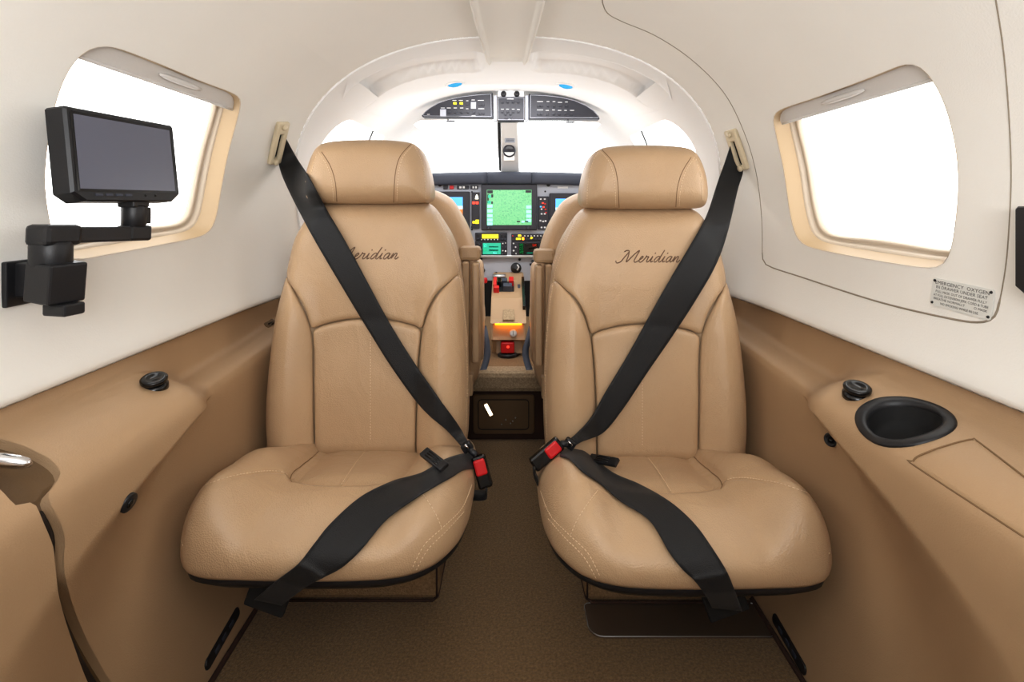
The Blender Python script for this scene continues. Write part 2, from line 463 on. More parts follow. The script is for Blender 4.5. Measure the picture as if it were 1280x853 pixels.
# forward (flight deck) liner, slightly inset, with two coffered pockets in the roof and side windows
KF = .991
ff = lambda u, v: liner(u, v, -1, KF)
pk = [(602, 66), (560, 68), (512, 76), (472, 90), (440, 110), (427, 128), (433, 135), (455, 138), (466, 128), (485, 113), (520, 99), (560, 92), (598, 90), (604, 80)]
domc = (1.4, 2.3, VW*.8, 2*VMAX-VW*.8)
PL = invert(ff, domc, pk)
PL = [tuple(q) for q in cr(PL, 70, True)]
PRr = [(u, 2*VMAX-v) for u, v in PL]
def coffer(u, v):
    p = ff(u, v)
    d = 0
    for L in (PL, PRr):
        if inpoly((u, v), L):
            d = float(segdist(np.array([[u, v]]), L, True)[0])
            n = Vector((p.x, 0, (p.z-CZ)*1.6)).normalized()
            p = p+n*.040*sm(0, .016, d)
    return p
R = sheet(coffer, 1.4, 2.3, VW, 2*VMAX-VW, .009, .009, [PL, PRr])
mm = MB()
for r in R: mm.add(r.v, r.f)
bm = bmesh.new()
vs = [bm.verts.new(p) for p in mm.v]
for f in mm.f: bm.faces.new([vs[i] for i in f])
bmesh.ops.remove_doubles(bm, verts=bm.verts[:], dist=1e-5)
bm.verts.index_update(); m2 = MB(); m2.add([v.co.copy() for v in bm.verts], [[v.index for v in f.verts] for f in bm.faces]); bm.free()
FWD = m2; FWD.build('ceiling_forward', 'white', kind='structure'); fwd_bvh = FWD.bvh()
# small lip where the forward liner starts
lip = MB(); k = 90; vv = np.linspace(0.05, 2*VMAX-.05, k)
a = [liner(1.4, v, -1, 1.0) for v in vv]; b = [liner(1.4, v, -1, KF) for v in vv]
lip.add(a+b, [[i, i+1, k+i+1, k+i] for i in range(k-1)]); lip.build('trim_1', 'white', kind='structure')
# line between headliner and side trim of the flight deck, side walls there with their windows
sidewin = {}
for side, nm in ((-1, 'wall_left_forward'), (1, 'wall_right_forward')):
    fn = lambda u, v, s=side: liner(u, v, s, KF)
    lp = [(u_of_Y(y, z), v_of_z(z)) for y, z in rrect(1.62, 2.16, .02, .285, [.05, .05, .04, .11], 8)]
    R = sheet(fn, 1.4, 2.7, 0, VW, .03, .016, [lp])
    R[0].build(nm, 'white', kind='structure', normals=R[0].n)
    base = [fn(*q) for q in lp]; cen = sum(base, Vector())/len(base); n = len(base)
    rg = [p+Vector((side*.03, 0, .01)) for p in base]
    w = MB(); w.add(base+rg, [[i, (i+1) % n, n+(i+1) % n, n+i] for i in range(n)])
    root = w.build('window_3' if side < 0 else 'window_4', 'white', kind='structure')
    g = MB(); g.add(rg, [list(range(n))]); g.build('pane', 'glass', root, smooth=False)
    q = MB(); q.tube([fn(u_of_Y(2.02, .29), v_of_z(.29))+Vector((side*.02, 0, 0)), fn(u_of_Y(2.0, .0), v_of_z(.02))+Vector((side*.02, 0, 0))], .003, 6); q.build('mullion', 'black', root)
# thin seam lines drawn as shallow beads lying on the liner
def seamline(bvhs, pxs, r, n=90, off=0.0):
    pts = []
    for x, y in cr(pxs, n):
        best = None
        for b in bvhs:
            h = b.ray_cast(EYE, ray(x, y))
            if h[0] is not None and (best is None or h[3] < best[1]): best = (h[0]-ray(x, y)*off, h[3])
        if best: pts.append(best[0])
    return pts
allb = [wall_bvh[1], wall_bvh[-1], ceil_bvh]
s1 = seamline(allb, [(752, -6), (754, 6), (760, 17), (778, 27), (820, 45), (865, 75), (905, 116), (930, 165), (945, 215), (952, 270), (953, 316)], 1)
MB().tube(s1, .0011, 6).build('trim_2', 'liner_seam', kind='structure')
s2 = seamline(allb, [(953, 316), (955, 328), (966, 335), (1000, 346), (1100, 378), (1190, 399), (1226, 403), (1243, 396), (1250, 375), (1257, 335), (1261, 290), (1264, 220), (1261, 140), (1254, 60), (1244, -5)], 1)
MB().tube(s2, [.0016 if i < 42 else .0009 for i in range(len(s2))], 6).build('trim_3', 'liner_seam', kind='structure')
s3 = seamline([fwd_bvh], [(404, 130), (425, 139), (455, 151), (490, 165)], 1, 30)
if len(s3) > 2: MB().tube(s3, .0013, 6).build('trim_4', 'liner_seam', kind='structure')
s4 = seamline([fwd_bvh], [(870, 136), (845, 143), (815, 152), (784, 163)], 1, 30)
if len(s4) > 2: MB().tube(s4, .0013, 6).build('trim_5', 'liner_seam', kind='structure')
# centre strip of the headliner: shallow tray with raised edges
st = MB(); ny = 60; prf = [(-1, .0), (-1.0, -.014), (-.95, -.024), (-.88, -.025), (-.82, -.014), (-.75, -.008), (0, -.006), (.75, -.008), (.82, -.014), (.88, -.025), (.95, -.024), (1.0, -.014), (1, 0)]
vs = []
for i in range(ny):
    Y = lerp(-.9, 1.60, i/(ny-1)); hw = lerp(.083, .067, sm(1.1, 1.6, Y)); zc = CZ+.458
    e = sm(1.60, 1.55, Y)
    for j, (x, z) in enumerate(prf):
        xx = x*hw*(1-.12*(1-e)**2); zz = min(z, lerp(-.014, z, e)) if abs(x) < .95 and e < 1 else z
        vs.append((xx, Y, zc+zz))
k = len(prf)
st.add(vs, [[i*k+j, i*k+j+1, (i+1)*k+j+1, (i+1)*k+j] for i in range(ny-1) for j in range(k-1)]+[[(ny-1)*k+j for j in range(k)], list(range(k))[::-1]])
st.build('trim_6', 'liner', kind='structure')

# ---------------------------------------------------------------- tan side panels
A_ = [(.652, -.225), (.651, -.27), (.646, -.318), (.637, -.336), (.618, -.344), (.596, -.352), (.585, -.362), (.580, -.385), (.580, -.45), (.579, -.53), (.574, -.60), (.558, -.72), (.535, -.86)]
B_ = [(.652, -.225), (.642, -.268), (.624, -.284), (.596, -.292), (.566, -.301), (.534, -.316), (.514, -.336), (.508, -.370), (.508, -.43), (.508, -.50), (.510, -.58), (.524, -.72), (.535, -.86)]
nS = 240
PA = cr(A_, nS); PB = cr(B_, nS)
tA = np.linspace(0, 1, nS)
# same parameter must mean the same control point on both profiles
def bypoint(pts):
    raw = cr(pts, 12*200); ctrl = np.array(pts); idx = [int(np.linalg.norm(raw-c, axis=1).argmin()) for c in ctrl]
    q = np.interp(np.linspace(0, len(pts)-1, nS), range(len(pts)), idx)
    return np.stack([np.interp(q, range(len(raw)), raw[:, k]) for k in (0, 1)], 1)
PA = bypoint(A_); PB = bypoint(B_)
def side_fn(Y, v, side):
    t = min(max(v/.9, 0), 1)
    ax, az = np.interp(t, tA, PA[:, 0]), np.interp(t, tA, PA[:, 1]); bx, bz = np.interp(t, tA, PB[:, 0]), np.interp(t, tA, PB[:, 1])
    zz = (az+bz)/2; az = az+.05*(Y-1.1)*sm(-.225, -.33, zz)*sm(-.62, -.38, zz)*(1 if Y < 1.5 else .4/(Y-1.1))
    yt = .60+.33*math.exp(-max(0, (-.36-zz))/.075)
    hw = .085+.075*sm(-.34, -.50, zz)
    w = sm(yt-hw, yt+hw, Y)
    x = lerp(bx, ax, w); z = lerp(bz, az, w)
    x *= Wf(Y) if Y > 1.45 else 1
    return Vector((side*x, Y, CZ+z))
DOM = (-1.0, 2.7, 0, .9)
side_bvh = {}
ULEV = np.r_[np.linspace(-1, .32, 30)[:-1], np.linspace(.32, 1.3, 110)[:-1], np.linspace(1.3, 2.7, 50)]
def side_normal(Y, v, s):
    n = (side_fn(Y+.003, v, s)-side_fn(Y-.003, v, s)).cross(side_fn(Y, v+.003, s)-side_fn(Y, v-.003, s)).normalized()
    q = side_fn(Y, v, s)
    return n if n.dot(Vector((0, q.y, 1.5))-q) > 0 else -n
us_dense = None
# right: storage lid and cup-holder hole
fr = lambda u, v: side_fn(u, v, 1); fl = lambda u, v: side_fn(u, v, -1)
ndom = (.34, 1.3, .0, .9)
lid_px = [(1141, 577), (1146, 571), (1170, 561), (1200, 552), (1216, 549), (1224, 553), (1300, 612), (1420, 706)]
lidp = invert(fr, ndom, lid_px)
far = invert(fr, ndom, [(1142, 582), (1280, 672), (1420, 766)])
lid = lidp[:-1]+[(.30, lidp[-2][1]), (.30, far[1][1])]+[far[1], far[0]]
cupc = invert(fr, ndom, [(1128, 523)])[0]
def circle_on(fn, c, r, n=40):
    """a circle of radius r metres on the surface, in its parameters"""
    e = 1e-3; du = (fn(c[0]+e, c[1])-fn(c[0]-e, c[1])).length/(2*e); dv = (fn(c[0], c[1]+e)-fn(c[0], c[1]-e)).length/(2*e)
    return [(c[0]+r[0]*math.cos(q)/du, c[1]+r[1]*math.sin(q)/dv) for q in [2*math.pi*i/n for i in range(n)]]
hole = circle_on(fr, cupc, (.046, .050))
R = sheet(fr, *DOM, .009, .009, [hole, lid], ulev=ULEV)
m = R[0]; skirt(m, .006, DOM); side_panel_r = m.build('wall_right_lower', 'tan', kind='structure', normals=m.n); side_bvh[1] = R[0].bvh()
# lid lifted a hair, edges turned down
L = R[2]; C0 = sum((Vector((q.x, q.y)) for q in L.uv), Vector((0, 0)))/len(L.uv)
for i, (p, n) in enumerate(zip(L.v, L.n)):
    d = float(segdist(np.array([[L.uv[i].x, L.uv[i].y]]), lid, True)[0])
    L.v[i] = p+n*(.0006-.0016*(1-sm(0, .008, d))) 
lidob = L.build('storage_lid', 'tan', side_panel_r)
gr = [fr(*q)-side_normal(q[0], q[1], 1)*.0004 for q in cr([far[1], far[0], *lidp[:-1]], 80)]
MB().tube(gr, .0011, 6).build('lid_gap', 'seam', side_panel_r)
# left: entrance door edge and latch pocket
outer = [(-45, 536), (0, 549), (28, 557), (52, 568), (68, 579), (76, 591), (70, 604), (61, 617), (63, 630), (73, 648), (81, 670), (80, 700), (83, 728), (95, 768), (115, 812), (143, 860), (190, 930), (255, 1030)]
inner = [(212, 1030), (150, 930), (112, 858), (95, 815), (80, 770), (72, 735), (69, 705), (66, 682), (55, 655), (44, 631), (33, 629), (20, 632), (8, 620), (0, 612), (-45, 580)]
oq = [tuple(q) for q in cr(outer, 70)]; iq = [tuple(q) for q in cr(inner, 60)]
op = invert(fl, ndom, oq); ip = invert(fl, ndom, iq)
grv = op+ip
door = ip[::-1]+[(op[-1][0]-.04, .895), (-.6, .895), (-.6, ip[-1][1])]
R = sheet(fl, *DOM, .009, .009, [grv, door], ulev=ULEV)
m = R[0]; skirt(m, .022, DOM); side_panel_l = m.build('wall_left_lower', 'tan', kind='structure', normals=m.n); side_bvh[-1] = R[0].bvh()
m = R[2]; skirt(m, .022, DOM); dooro = m.build('door_1', 'tan', kind='structure', normals=m.n)
g = R[1]
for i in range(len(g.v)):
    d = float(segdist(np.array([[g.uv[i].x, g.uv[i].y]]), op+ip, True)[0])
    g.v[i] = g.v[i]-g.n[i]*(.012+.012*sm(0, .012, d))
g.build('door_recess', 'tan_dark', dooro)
# rubber seal in the gap
sl = [fl(*q)-side_normal(q[0], q[1], -1)*.013 for q in invert(fl, ndom, [tuple(q) for q in cr([(60, 640), (74, 672), (75, 705), (78, 733), (90, 775), (108, 818), (132, 862), (178, 930), (240, 1030)], 50)])]
MB().tube(sl, .0055, 8).build('door_seal', 'groove', dooro)
hp = [fl(*q) for q in invert(fl, ndom, [(-30, 578), (-10, 580), (8, 582), (20, 584), (25, 586)])]
hp = [p+Vector((.012, 0, .004)) for p in hp]
MB().tube(hp, [.007, .008, .0075, .006, .003], 12).build('door_handle', 'chrome', dooro)

# ---------------------------------------------------------------- floor and ends
fb = MB(); 
fb.add([(-.56, -1, 0), (.56, -1, 0), (.56, 1.9, 0), (-.56, 1.9, 0)], [[0, 1, 2, 3]])
fb.build('floor', 'carpet', kind='structure', smooth=False)
bk = MB(); ring_ = [liner(-1.0, v, 1) for v in np.linspace(0, 2*VMAX, 60)]
bk.add([Vector((p.x, -1.0, p.z)) for p in ring_]+[Vector((-.66, -1, 0)), Vector((.66, -1, 0))], [list(range(62))])
bk.build('wall_back', 'liner', kind='structure', smooth=False)
# carpet binding along the side walls
for s, nm in ((-1, 'baseboard_left'), (1, 'baseboard_right')):
    MB().tube([(s*.530, y, .004) for y in np.linspace(-.9, 1.85, 30)], .005, 8).build(nm, 'binding', kind='structure')
# step up to the flight deck: carpeted lip over a panelled face
stp = MB(); 
stp.box((0, 1.885, .09), (1.1, .03, .18)); stp.build('wall_front_lower', 'binding', kind='structure', smooth=False)
le = MB(); le.box((0, 1.895, .213), (1.12, .09, .074), bev=.018); le.build('trim_7', 'carpet_light', kind='structure')
fl2 = MB(); fl2.add([(-.6, 1.94, .225), (.6, 1.94, .225), (.6, 2.95, .225), (-.6, 2.95, .225)], [[0, 1, 2, 3]]); fl2.build('floor_forward', 'carpet_dark', kind='structure', smooth=False)
fw = MB(); fw.box((0, 2.9, .52), (1.2, .02, .80)); fw.build('wall_front', 'black_matte', kind='structure', smooth=False)
# access panel in the step face
ap = thing('access_panel', (-.02, 1.87, 0), 'brown flush access panel in the step face at the aisle end', 'panel')
q = MB(); q.prism(rrect(-.125, .100, .022, .165, .012, 4), (-.0, 1.869, 0), (1, 0, 0), (0, 0, 1), .008, .004); q.build('panel_face', 'tan_dark', ap)
q = MB(); q.tube([(x, 1.86, z) for x, z in rrect(-.105, .078, .040, .148, .012, 4)+[(-.105, .052)]], .002, 6); q.build('raised_border', 'groove', ap)
q = MB()
for x, z in ((-.005, .075), (.012, .062), (.03, .082), (-.02, .058), (.02, .07)): q.lathe([(0, 0), (.0028, 0), (.0024, .002), (0, .0025)], (x, 1.861, z), (0, -1, 0), 10)
q.build('screw', 'silver', ap)
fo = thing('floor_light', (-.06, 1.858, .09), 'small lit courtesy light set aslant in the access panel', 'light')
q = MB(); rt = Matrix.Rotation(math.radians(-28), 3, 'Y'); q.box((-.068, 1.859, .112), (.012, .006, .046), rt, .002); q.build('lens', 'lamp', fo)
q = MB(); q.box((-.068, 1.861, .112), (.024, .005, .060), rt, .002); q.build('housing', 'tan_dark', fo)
# ================================================================ CABIN SEATS
XC = -.328
half = [(.09, .870), (.132, .863), (.155, .846), (.175, .815), (.197, .774), (.211, .72), (.218, .67), (.225, .62), (.232, .526), (.237, .40), (.235, .32), (.224, .266), (.15, .252)]
def sym(h, top, bot): return [(0, top)]+h+[(0, bot)]+[(-x, z) for x, z in h[::-1]]
OUTL = sym(half, .872, .250)
OUTD = cr(OUTL, 400, True)
def back_Y(Q, dpan, pan=.013, rp=.016):
    dx, z = Q[:, 0], Q[:, 1]; a = np.abs(dx)
    S = lambda p, q, x: (lambda t: t*t*(3-2*t))(np.clip((x-p)/(q-p), 0, 1))
    do = segdist(Q, OUTD, True)
    Y = 1.190+.05*(z-.28)/.58
    Y = Y-.034*S(.105, .175, a)*(1-S(.56, .74, z))
    Y = Y+.085*(1-prof(do/.062, 2.1))
    Y = Y-pan*prof(dpan/rp, 2.2)
    Y = Y-.012*np.exp(-((z-.43)/.14)**2)-.014*np.exp(-((z-.70)/.11)**2)*(1-(a/.24)**2)
    return Y
def Sn(p, q, x):
    t = np.clip((x-p)/(q-p), 0, 1); return t*t*(3-2*t)
def xcz(Q): return XC+Q[:, 0]-.012*Sn(.62, .96, Q[:, 1])
def back_fn(Q, d): 
    Y = back_Y(Q, d); return np.stack([xcz(Q), Y, Q[:, 1]], 1)
def densify(pts, k): return [tuple(p) for p in cr(pts, k)]
seam_h = [(.209, .690), (.196, .678), (.165, .652), (.142, .612), (.127, .566)]          # shoulder seam, outer to inner
arch = [(.127, .566), (.10, .577), (.05, .588), (0, .591)]
def corner_join(*segs):
    out = []
    for s in segs: out += s
    return out
up_half = half[:6]+[(.2115, .705)]+seam_h[:1]+seam_h[1:-1]+[(.131, .575), (.124, .569)]+arch[1:-1]
upper = pillow(sym(up_half, .872, .591), (0, .72), back_fn, 200, 34)
cen_half = [(.05, .586), (.10, .575), (.120, .567), (.1255, .555), (.121, .50), (.118, .42), (.116, .33), (.115, .275), (.108, .262), (.06, .258)]
centre = pillow(sym(cen_half, .589, .257), (0, .42), back_fn, 180, 30)
bol_out = [(.205, .683), (.214, .676), (.219, .66), (.2245, .61), (.232, .526), (.237, .40), (.235, .32), (.228, .275), (.215, .262), (.16, .256), (.128, .258), (.1185, .268), (.119, .33), (.121, .42), (.1245, .50), (.1295, .555), (.144, .606), (.167, .648), (.188, .670)]
bolR = pillow(bol_out, (.175, .44), back_fn, 200, 30)
bolL = pillow([(-x, z) for x, z in bol_out][::-1], (-.175, .44), back_fn, 200, 30)
shellm = pillow([(x*.985, .56+(z-.56)*.985) for x, z in OUTL], (0, .56), lambda Q, d: np.stack([xcz(Q), back_Y(Q, d*0+1)+.022, Q[:, 1]], 1), 160, 26)
close_back(shellm, (0, .085, 0))
hr_half = [(.06, .860), (.13, .862), (.147, .868), (.153, .885), (.152, .91), (.146, .945), (.136, .975), (.122, .998), (.10, 1.010), (.05, 1.015)]
def hr_fn(Q, d):
    return np.stack([xcz(Q), 1.190+.062*(1-prof(d/.046, 2.2))+.02*(np.abs(Q[:, 0])/.15)**3+.10*np.clip(Q[:, 1]-.985, 0, 1)-.008*np.exp(-((Q[:, 1]-.92)/.05)**2), Q[:, 1]], 1)
head = pillow(sym(hr_half[::-1], 1.016, .8595), (0, .935), hr_fn, 180, 34)
close_back(head, (0, .075, 0))
# ---- seat cushion
cush_out = [(-.30, 1.26), (-.16, 1.26), (-.095, 1.25), (-.074, 1.21), (-.068, 1.12), (-.068, 1.02), (-.074, .95), (-.092, .895), (-.128, .85), (-.19, .826), (-.30, .820), (-.42, .822), (-.505, .828), (-.543, .850), (-.560, .90), (-.566, 1.0), (-.566, 1.10), (-.560, 1.20), (-.545, 1.25), (-.46, 1.26)]
INS = np.array([(-.436, 1.27), (-.434, 1.18), (-.430, 1.06), (-.424, 1.0), (-.405, .974), (-.36, .962), (-.31, .958), (-.26, .962), (-.215, .975), (-.196, 1.0), (-.190, 1.06), (-.187, 1.18), (-.186, 1.27)])
ZB = .274
cgroove = []
def cush_fn(Q, d):
    x, y = Q[:, 0], Q[:, 1]; dx = np.abs(x+.31)
    S = Sn
    zt = .300+.036*(1-S(.96, 1.20, y))-.012*S(.0, .11, .945-y)
    zt = zt+.034*S(.10, .20, dx)*(1-S(1.02, 1.2, y))+.012*S(.11, .16, dx)
    zt = zt+.036*S(.12, .22, -(x+.31))*(1-S(.85, .99, y))-.008*S(.14, .22, -(x+.31))*S(1.0, 1.1, y)
    ins = np.array([inpoly(q, INS) for q in Q]); di = segdist(Q, INS, True)
    sd = np.where(ins, di, -di)
    zt = zt-.019*S(-.006, .016, sd)+.010*S(0, .07, sd)
    zt = zt-.010*np.exp(-(di/.005)**2)
    for g, dep, w in cgroove: zt = zt-dep*np.exp(-(segdist(Q, g)/w)**2)
    z = ZB+(zt-ZB)*prof(d/.105, 2.15)
    return np.stack([x, y, z], 1)
cush = pillow(cush_out, (-.31, 1.03), cush_fn, 220, 70, 1.5)
seamsC = {'centre': [(464, 557), (450, 572), (437, 590), (426, 607)],
          'outer': [(228, 619), (258, 606), (292, 595), (330, 589), (352, 590), (361, 595)],
          'outer_side': [(228, 619), (222, 640), (222, 660), (229, 683)],
          'inner_v': [(518, 604), (530, 620), (543, 640), (552, 660)],
          'inner': [(590, 606), (577, 636), (553, 660), (530, 682), (514, 713)]}
b0 = cush.bvh()
for k, pxs in seamsC.items():
    h = [b0.ray_cast(EYE, ray(x, y))[0] for x, y in cr(pxs, 24)]
    h = [(p.x, p.y) for p in h if p]
    if len(h) > 2: cgroove.append((np.array(h), .0022 if k == 'centre' else .0038, .0035))
cush = pillow(cush_out, (-.31, 1.03), cush_fn, 240, 84, 1.5)
def tuck(m):
    # sides roll in under the widest line of the cushion
    n = len(m.rim); A = [m.v[i] for i in m.rim]; c = Vector((-.31, 1.03, 0)); prev = m.rim
    for sc, dz in ((.998, -.006), (.992, -.013), (.980, -.020), (.960, -.026), (.90, -.029)):
        k = len(m.v); m.v += [Vector((c.x+(p.x-c.x)*sc, c.y+(p.y-c.y)*sc, p.z+dz)) for p in A]
        for i in range(n): m.f.append([prev[(i+1) % n], prev[i], k+i, k+(i+1) % n])
        prev = list(range(k, k+n))
    m.f.append(prev[::-1])
tuck(cush)
cb = cush.bvh()
ins_seam = []
for part in (INS[1:5], INS[4:9], INS[8:12]):
    h = [cb.ray_cast(Vector((x, y, .6)), Vector((0, 0, -1)))[0] for x, y in cr([tuple(p) for p in part], 30)]
    ins_seam.append(MB().tube([p+Vector((0, 0, .0001)) for p in h if p and p.y < 1.215], .0010, 6))
def cast_path(pxs, bvhs, n, off=0.0):
    o = []
    for x, y in (cr(pxs, n) if n else pxs):
        best = None
        for b in bvhs:
            h = b.ray_cast(EYE, ray(x, y))
            if h[0] is not None and (best is None or h[3] < best[1]): best = (h[0]+h[1]*off*(1 if h[1].dot(ray(x, y)) < 0 else -1), h[3], h[1])
        if best: o.append((best[0], best[2]))
    return o
def stitches(mb, hits, dash=.0040, gap=.0026, w=.0008):
    """dashes of thread along a line on the leather"""
    P3 = [h[0] for h in hits]; D = [0]
    for a, b in zip(P3, P3[1:]): D.append(D[-1]+(b-a).length)
    A = np.array([tuple(p) for p in P3])
    at = lambda s: Vector([np.interp(s, D, A[:, k]) for k in range(3)])
    s = 0
    while s+dash < D[-1]:
        a, b = at(s), at(s+dash); mb.tube([a, (a+b)/2, b], [w*.7, w, w*.7], 5); s += dash+gap
backb = [x.bvh() for x in (upper, centre, bolL, bolR)]
hb = head.bvh()
st_c = []; st_b = []; st_h = []; sm_h = []
def stitch(lst, hits):
    if len(hits) > 4: m = MB(); stitches(m, hits); lst.append(m)
for k in ('centre', 'inner', 'inner_v', 'outer', 'outer_side'):
    h = cast_path(seamsC[k], [cb], 60, .0003)
    stitch(st_c, h)
h = cast_path([(580, 640), (558, 664), (535, 687), (519, 715)], [cb], 50, .0003)
stitch(st_c, h)
stitch(st_b, cast_path([(463, 402), (463, 440), (463, 550)], [backb[1]], 50, .0003))
for off in (0, 4):
    stitch(st_b, cast_path([(545+off, 268), (560+off, 300), (572+off, 335), (579+off, 380), (583+off, 430), (584+off, 490), (582+off, 545)], backb, 80, .0003))
stitch(st_b, cast_path([(378, 268), (366, 300), (359, 335)], backb, 40, .0003))
for pts in ([(402, 190), (413, 208), (419, 228), (421, 252)], [(514, 180), (500, 196), (494, 218), (492, 253)]):
    hh = cast_path(pts, [hb], 40, -.0002)
    if len(hh) > 3: sm_h.append(MB().tube([p for p, n in hh], .0010, 6))
    hh = cast_path([(x-4 if x < 460 else x+4, y) for x, y in pts], [hb], 40, .0003)
    stitch(st_h, hh)
for pts in ([(516, 179), (526, 200), (531, 225), (532, 250)], [(396, 192), (390, 215), (388, 245)]):
    hh = cast_path(pts, [hb], 40, .0003)
    stitch(st_h, hh)
# script lettering: stroke paths in em units (x, y), slanted later
word = [
 [(-.55, .25), (-.35, -.12), (-.05, .1), (.12, .9), (.30, 1.75), (.05, 1.95), (-.15, 1.7)],
 [(.30, 1.75), (.42, 1.0), (.50, .05), (.85, 1.1), (1.2, 1.95), (1.2, 1.1), (1.18, .3), (1.32, .0), (1.55, .2), (1.9, .55), (2.05, .85), (1.9, 1.0), (1.72, .7), (1.74, .2), (1.98, .0), (2.25, .25), (2.42, .8), (2.46, 1.08), (2.58, .86), (2.82, .92), (2.80, .5), (2.84, .08), (3.05, .08), (3.25, .5), (3.36, 1.0), (3.36, .4), (3.46, .02), (3.68, .2)],
 [(4.42, .82), (4.22, 1.0), (3.95, .75), (3.85, .3), (4.02, .0), (4.25, .25), (4.45, .9), (4.62, 2.0), (4.52, 1.0), (4.52, .25), (4.68, .0), (4.9, .3), (5.08, 1.0), (5.06, .4), (5.16, .02), (5.38, .2)],
 [(6.1, .82), (5.9, 1.0), (5.62, .75), (5.54, .3), (5.7, .0), (5.95, .25), (6.12, .95), (6.1, .35), (6.22, .02), (6.42, .25), (6.56, 1.0), (6.56, .1), (6.75, .75), (6.95, 1.0), (7.06, .7), (7.04, .2), (7.2, .0), (7.45, .35)],
 [(3.46, 1.42), (3.54, 1.55)], [(5.2, 1.42), (5.28, 1.55)]]
def lettering(bvhs, x0, x1, ybase, up):
    m = MB(); sx = (x1-x0)/8.6; W_ = lambda x: x*1.5 if x < 1.5 else x+.75
    for stroke in word:
        pts = cr([(x0+.8*sx+(W_(x)+y*.42)*sx, ybase-y*up) for x, y in stroke], max(6, len(stroke)*7)) if len(stroke) > 2 else [(x0+.8*sx+(W_(x)+y*.42)*sx, ybase-y*up) for x, y in stroke]
        h = cast_path(pts, bvhs, 0, .0001)
        if len(h) > 1: m.tube([p for p, n in h], .00125, 5)
    return m
DZ = -.013
def make_seat(side):
    dz = 0 if side < 0 else DZ
    T = (lambda m: m) if side < 0 else (lambda m: m.mirror(DZ, -.004))
    root = thing('cabin_seat', (side*.31, 1.15, 0), '', 'seat', 'pair of cabin seats facing the camera')
    root['label'] = ('tan leather cabin seat on the side of the wall screen, crossed by a black belt' if side < 0 else 'tan leather cabin seat on the cup holder side, its carpeted base above a metal plate')
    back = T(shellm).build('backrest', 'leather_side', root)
    up = T(upper); up.build('upper_panel', 'leather', back)
    ce = T(centre); ce.build('centre_panel', 'leather', back)
    b1 = T(bolL); b2 = T(bolR); b1.build('side_bolster', 'leather', back); b2.build('side_bolster', 'leather', back)
    for m in st_b: T(m).build('stitching', 'thread', back)
    em = lettering([up.bvh()], 411, 493, 324, 7.6) if side < 0 else lettering([up.bvh()], 769, 845, 328, 7.6)
    em.build('embroidery', 'embroid', back, label='dark script lettering sewn across the upper panel')
    hd = T(head); ho = hd.build('headrest', 'leather', root)
    for m in sm_h: T(m).build('piping', 'seam', ho)
    for m in st_h: T(m).build('stitching', 'thread', ho)
    cu = T(cush); co = cu.build('seat_cushion', 'leather', root)
    for m in ins_seam: T(m).build('insert_seam', 'seam', co)
    for m in st_c: T(m).build('stitching', 'thread', co)
    # black pan under the cushion
    pan = MB(); po_ = cr([(-.31+(x+.31)*.962, 1.03+(y-1.03)*.962) for x, y in cush_out], 120, True); n = 120
    vs = [(x, y, .2575) for x, y in po_]+[(x, y, .240) for x, y in po_]+[(-.31+(x+.31)*.93, 1.03+(y-1.03)*.93, .226) for x, y in po_]
    pan.add(vs, [[i, (i+1) % n, n+(i+1) % n, n+i] for i in range(n)]+[[n+i, n+(i+1) % n, 2*n+(i+1) % n, 2*n+i] for i in range(n)]+[list(range(2*n, 3*n)), list(range(n))[::-1]])
    T(pan).build('seat_pan', 'black', root)
    # carpeted base box
    bs = MB(); x0, x1 = (-.515, -.148) if side < 0 else (-.53, -.168)
    yb = 1.105 if side < 0 else 1.10
    bs.box(((x0+x1)/2, (yb+1.42)/2, .122), (x1-x0, 1.42-yb, .236), bev=.012)
    bs = bs if side < 0 else bs.mirror(0)
    bo = bs.build('seat_base', 'carpet_dark', root)
    bd = MB(); bd.tube([(x0+.01, yb-.003, .006), (x1-.012, yb-.003, .006), (x1-.003, yb+.01, .006), (x1+.002, 1.41, .006)], .0028, 6); bd.tube([(x1-.004, yb-.001, .01), (x1-.004, yb-.001, .23)], .002, 6)
    (bd if side < 0 else bd.mirror(0)).build('carpet_binding', 'binding', bo)
    rl = MB(); rl.box((-.515, 1.10, .200), (.070, .30, .060), bev=.008)
    (rl if side < 0 else rl.mirror(0)).build('seat_frame', 'black_matte', root)
    if side > 0:
        hn = MB(); hn.box((.352, yb-.002, .034), (.112, .004, .012), bev=.001); hn2 = MB(); hn2.tube([(.285, yb-.006, .045), (.298, yb-.006, .027), (.405, yb-.006, .027)], .0016, 6)
        q = hn.build('drawer_handle', 'black', bo); hn2.build('handle_edge', 'silver', q)
    # folded armrest and back board seen edge-on at the aisle
    return root, [x.bvh() for x in (up, ce, b1, b2)], hd.bvh(), cu.bvh()
seatL, bL, hL, cL = make_seat(-1)
seatR, bR, hR, cR = make_seat(1)
kp = MB(); kp.prism(rrect(.163, .53, 1.012, 1.098, [.028, .01, .01, .01], 6), (0, 0, .0006), (1, 0, 0), (0, 1, 0), .003, .001)
kpo = kp.build('kick_plate', 'bronze', label='dark bronze metal plate on the carpet under the cup holder side seat', cat='plate')

ke = [Vector((x, y, .0036)) for x, y in rrect(.164, .53, 1.013, 1.098, [.028, .01, .01, .01], 6)]
MB().tube(ke+[ke[0]], .0010, 6).build('plate_edge', 'silver', kpo)

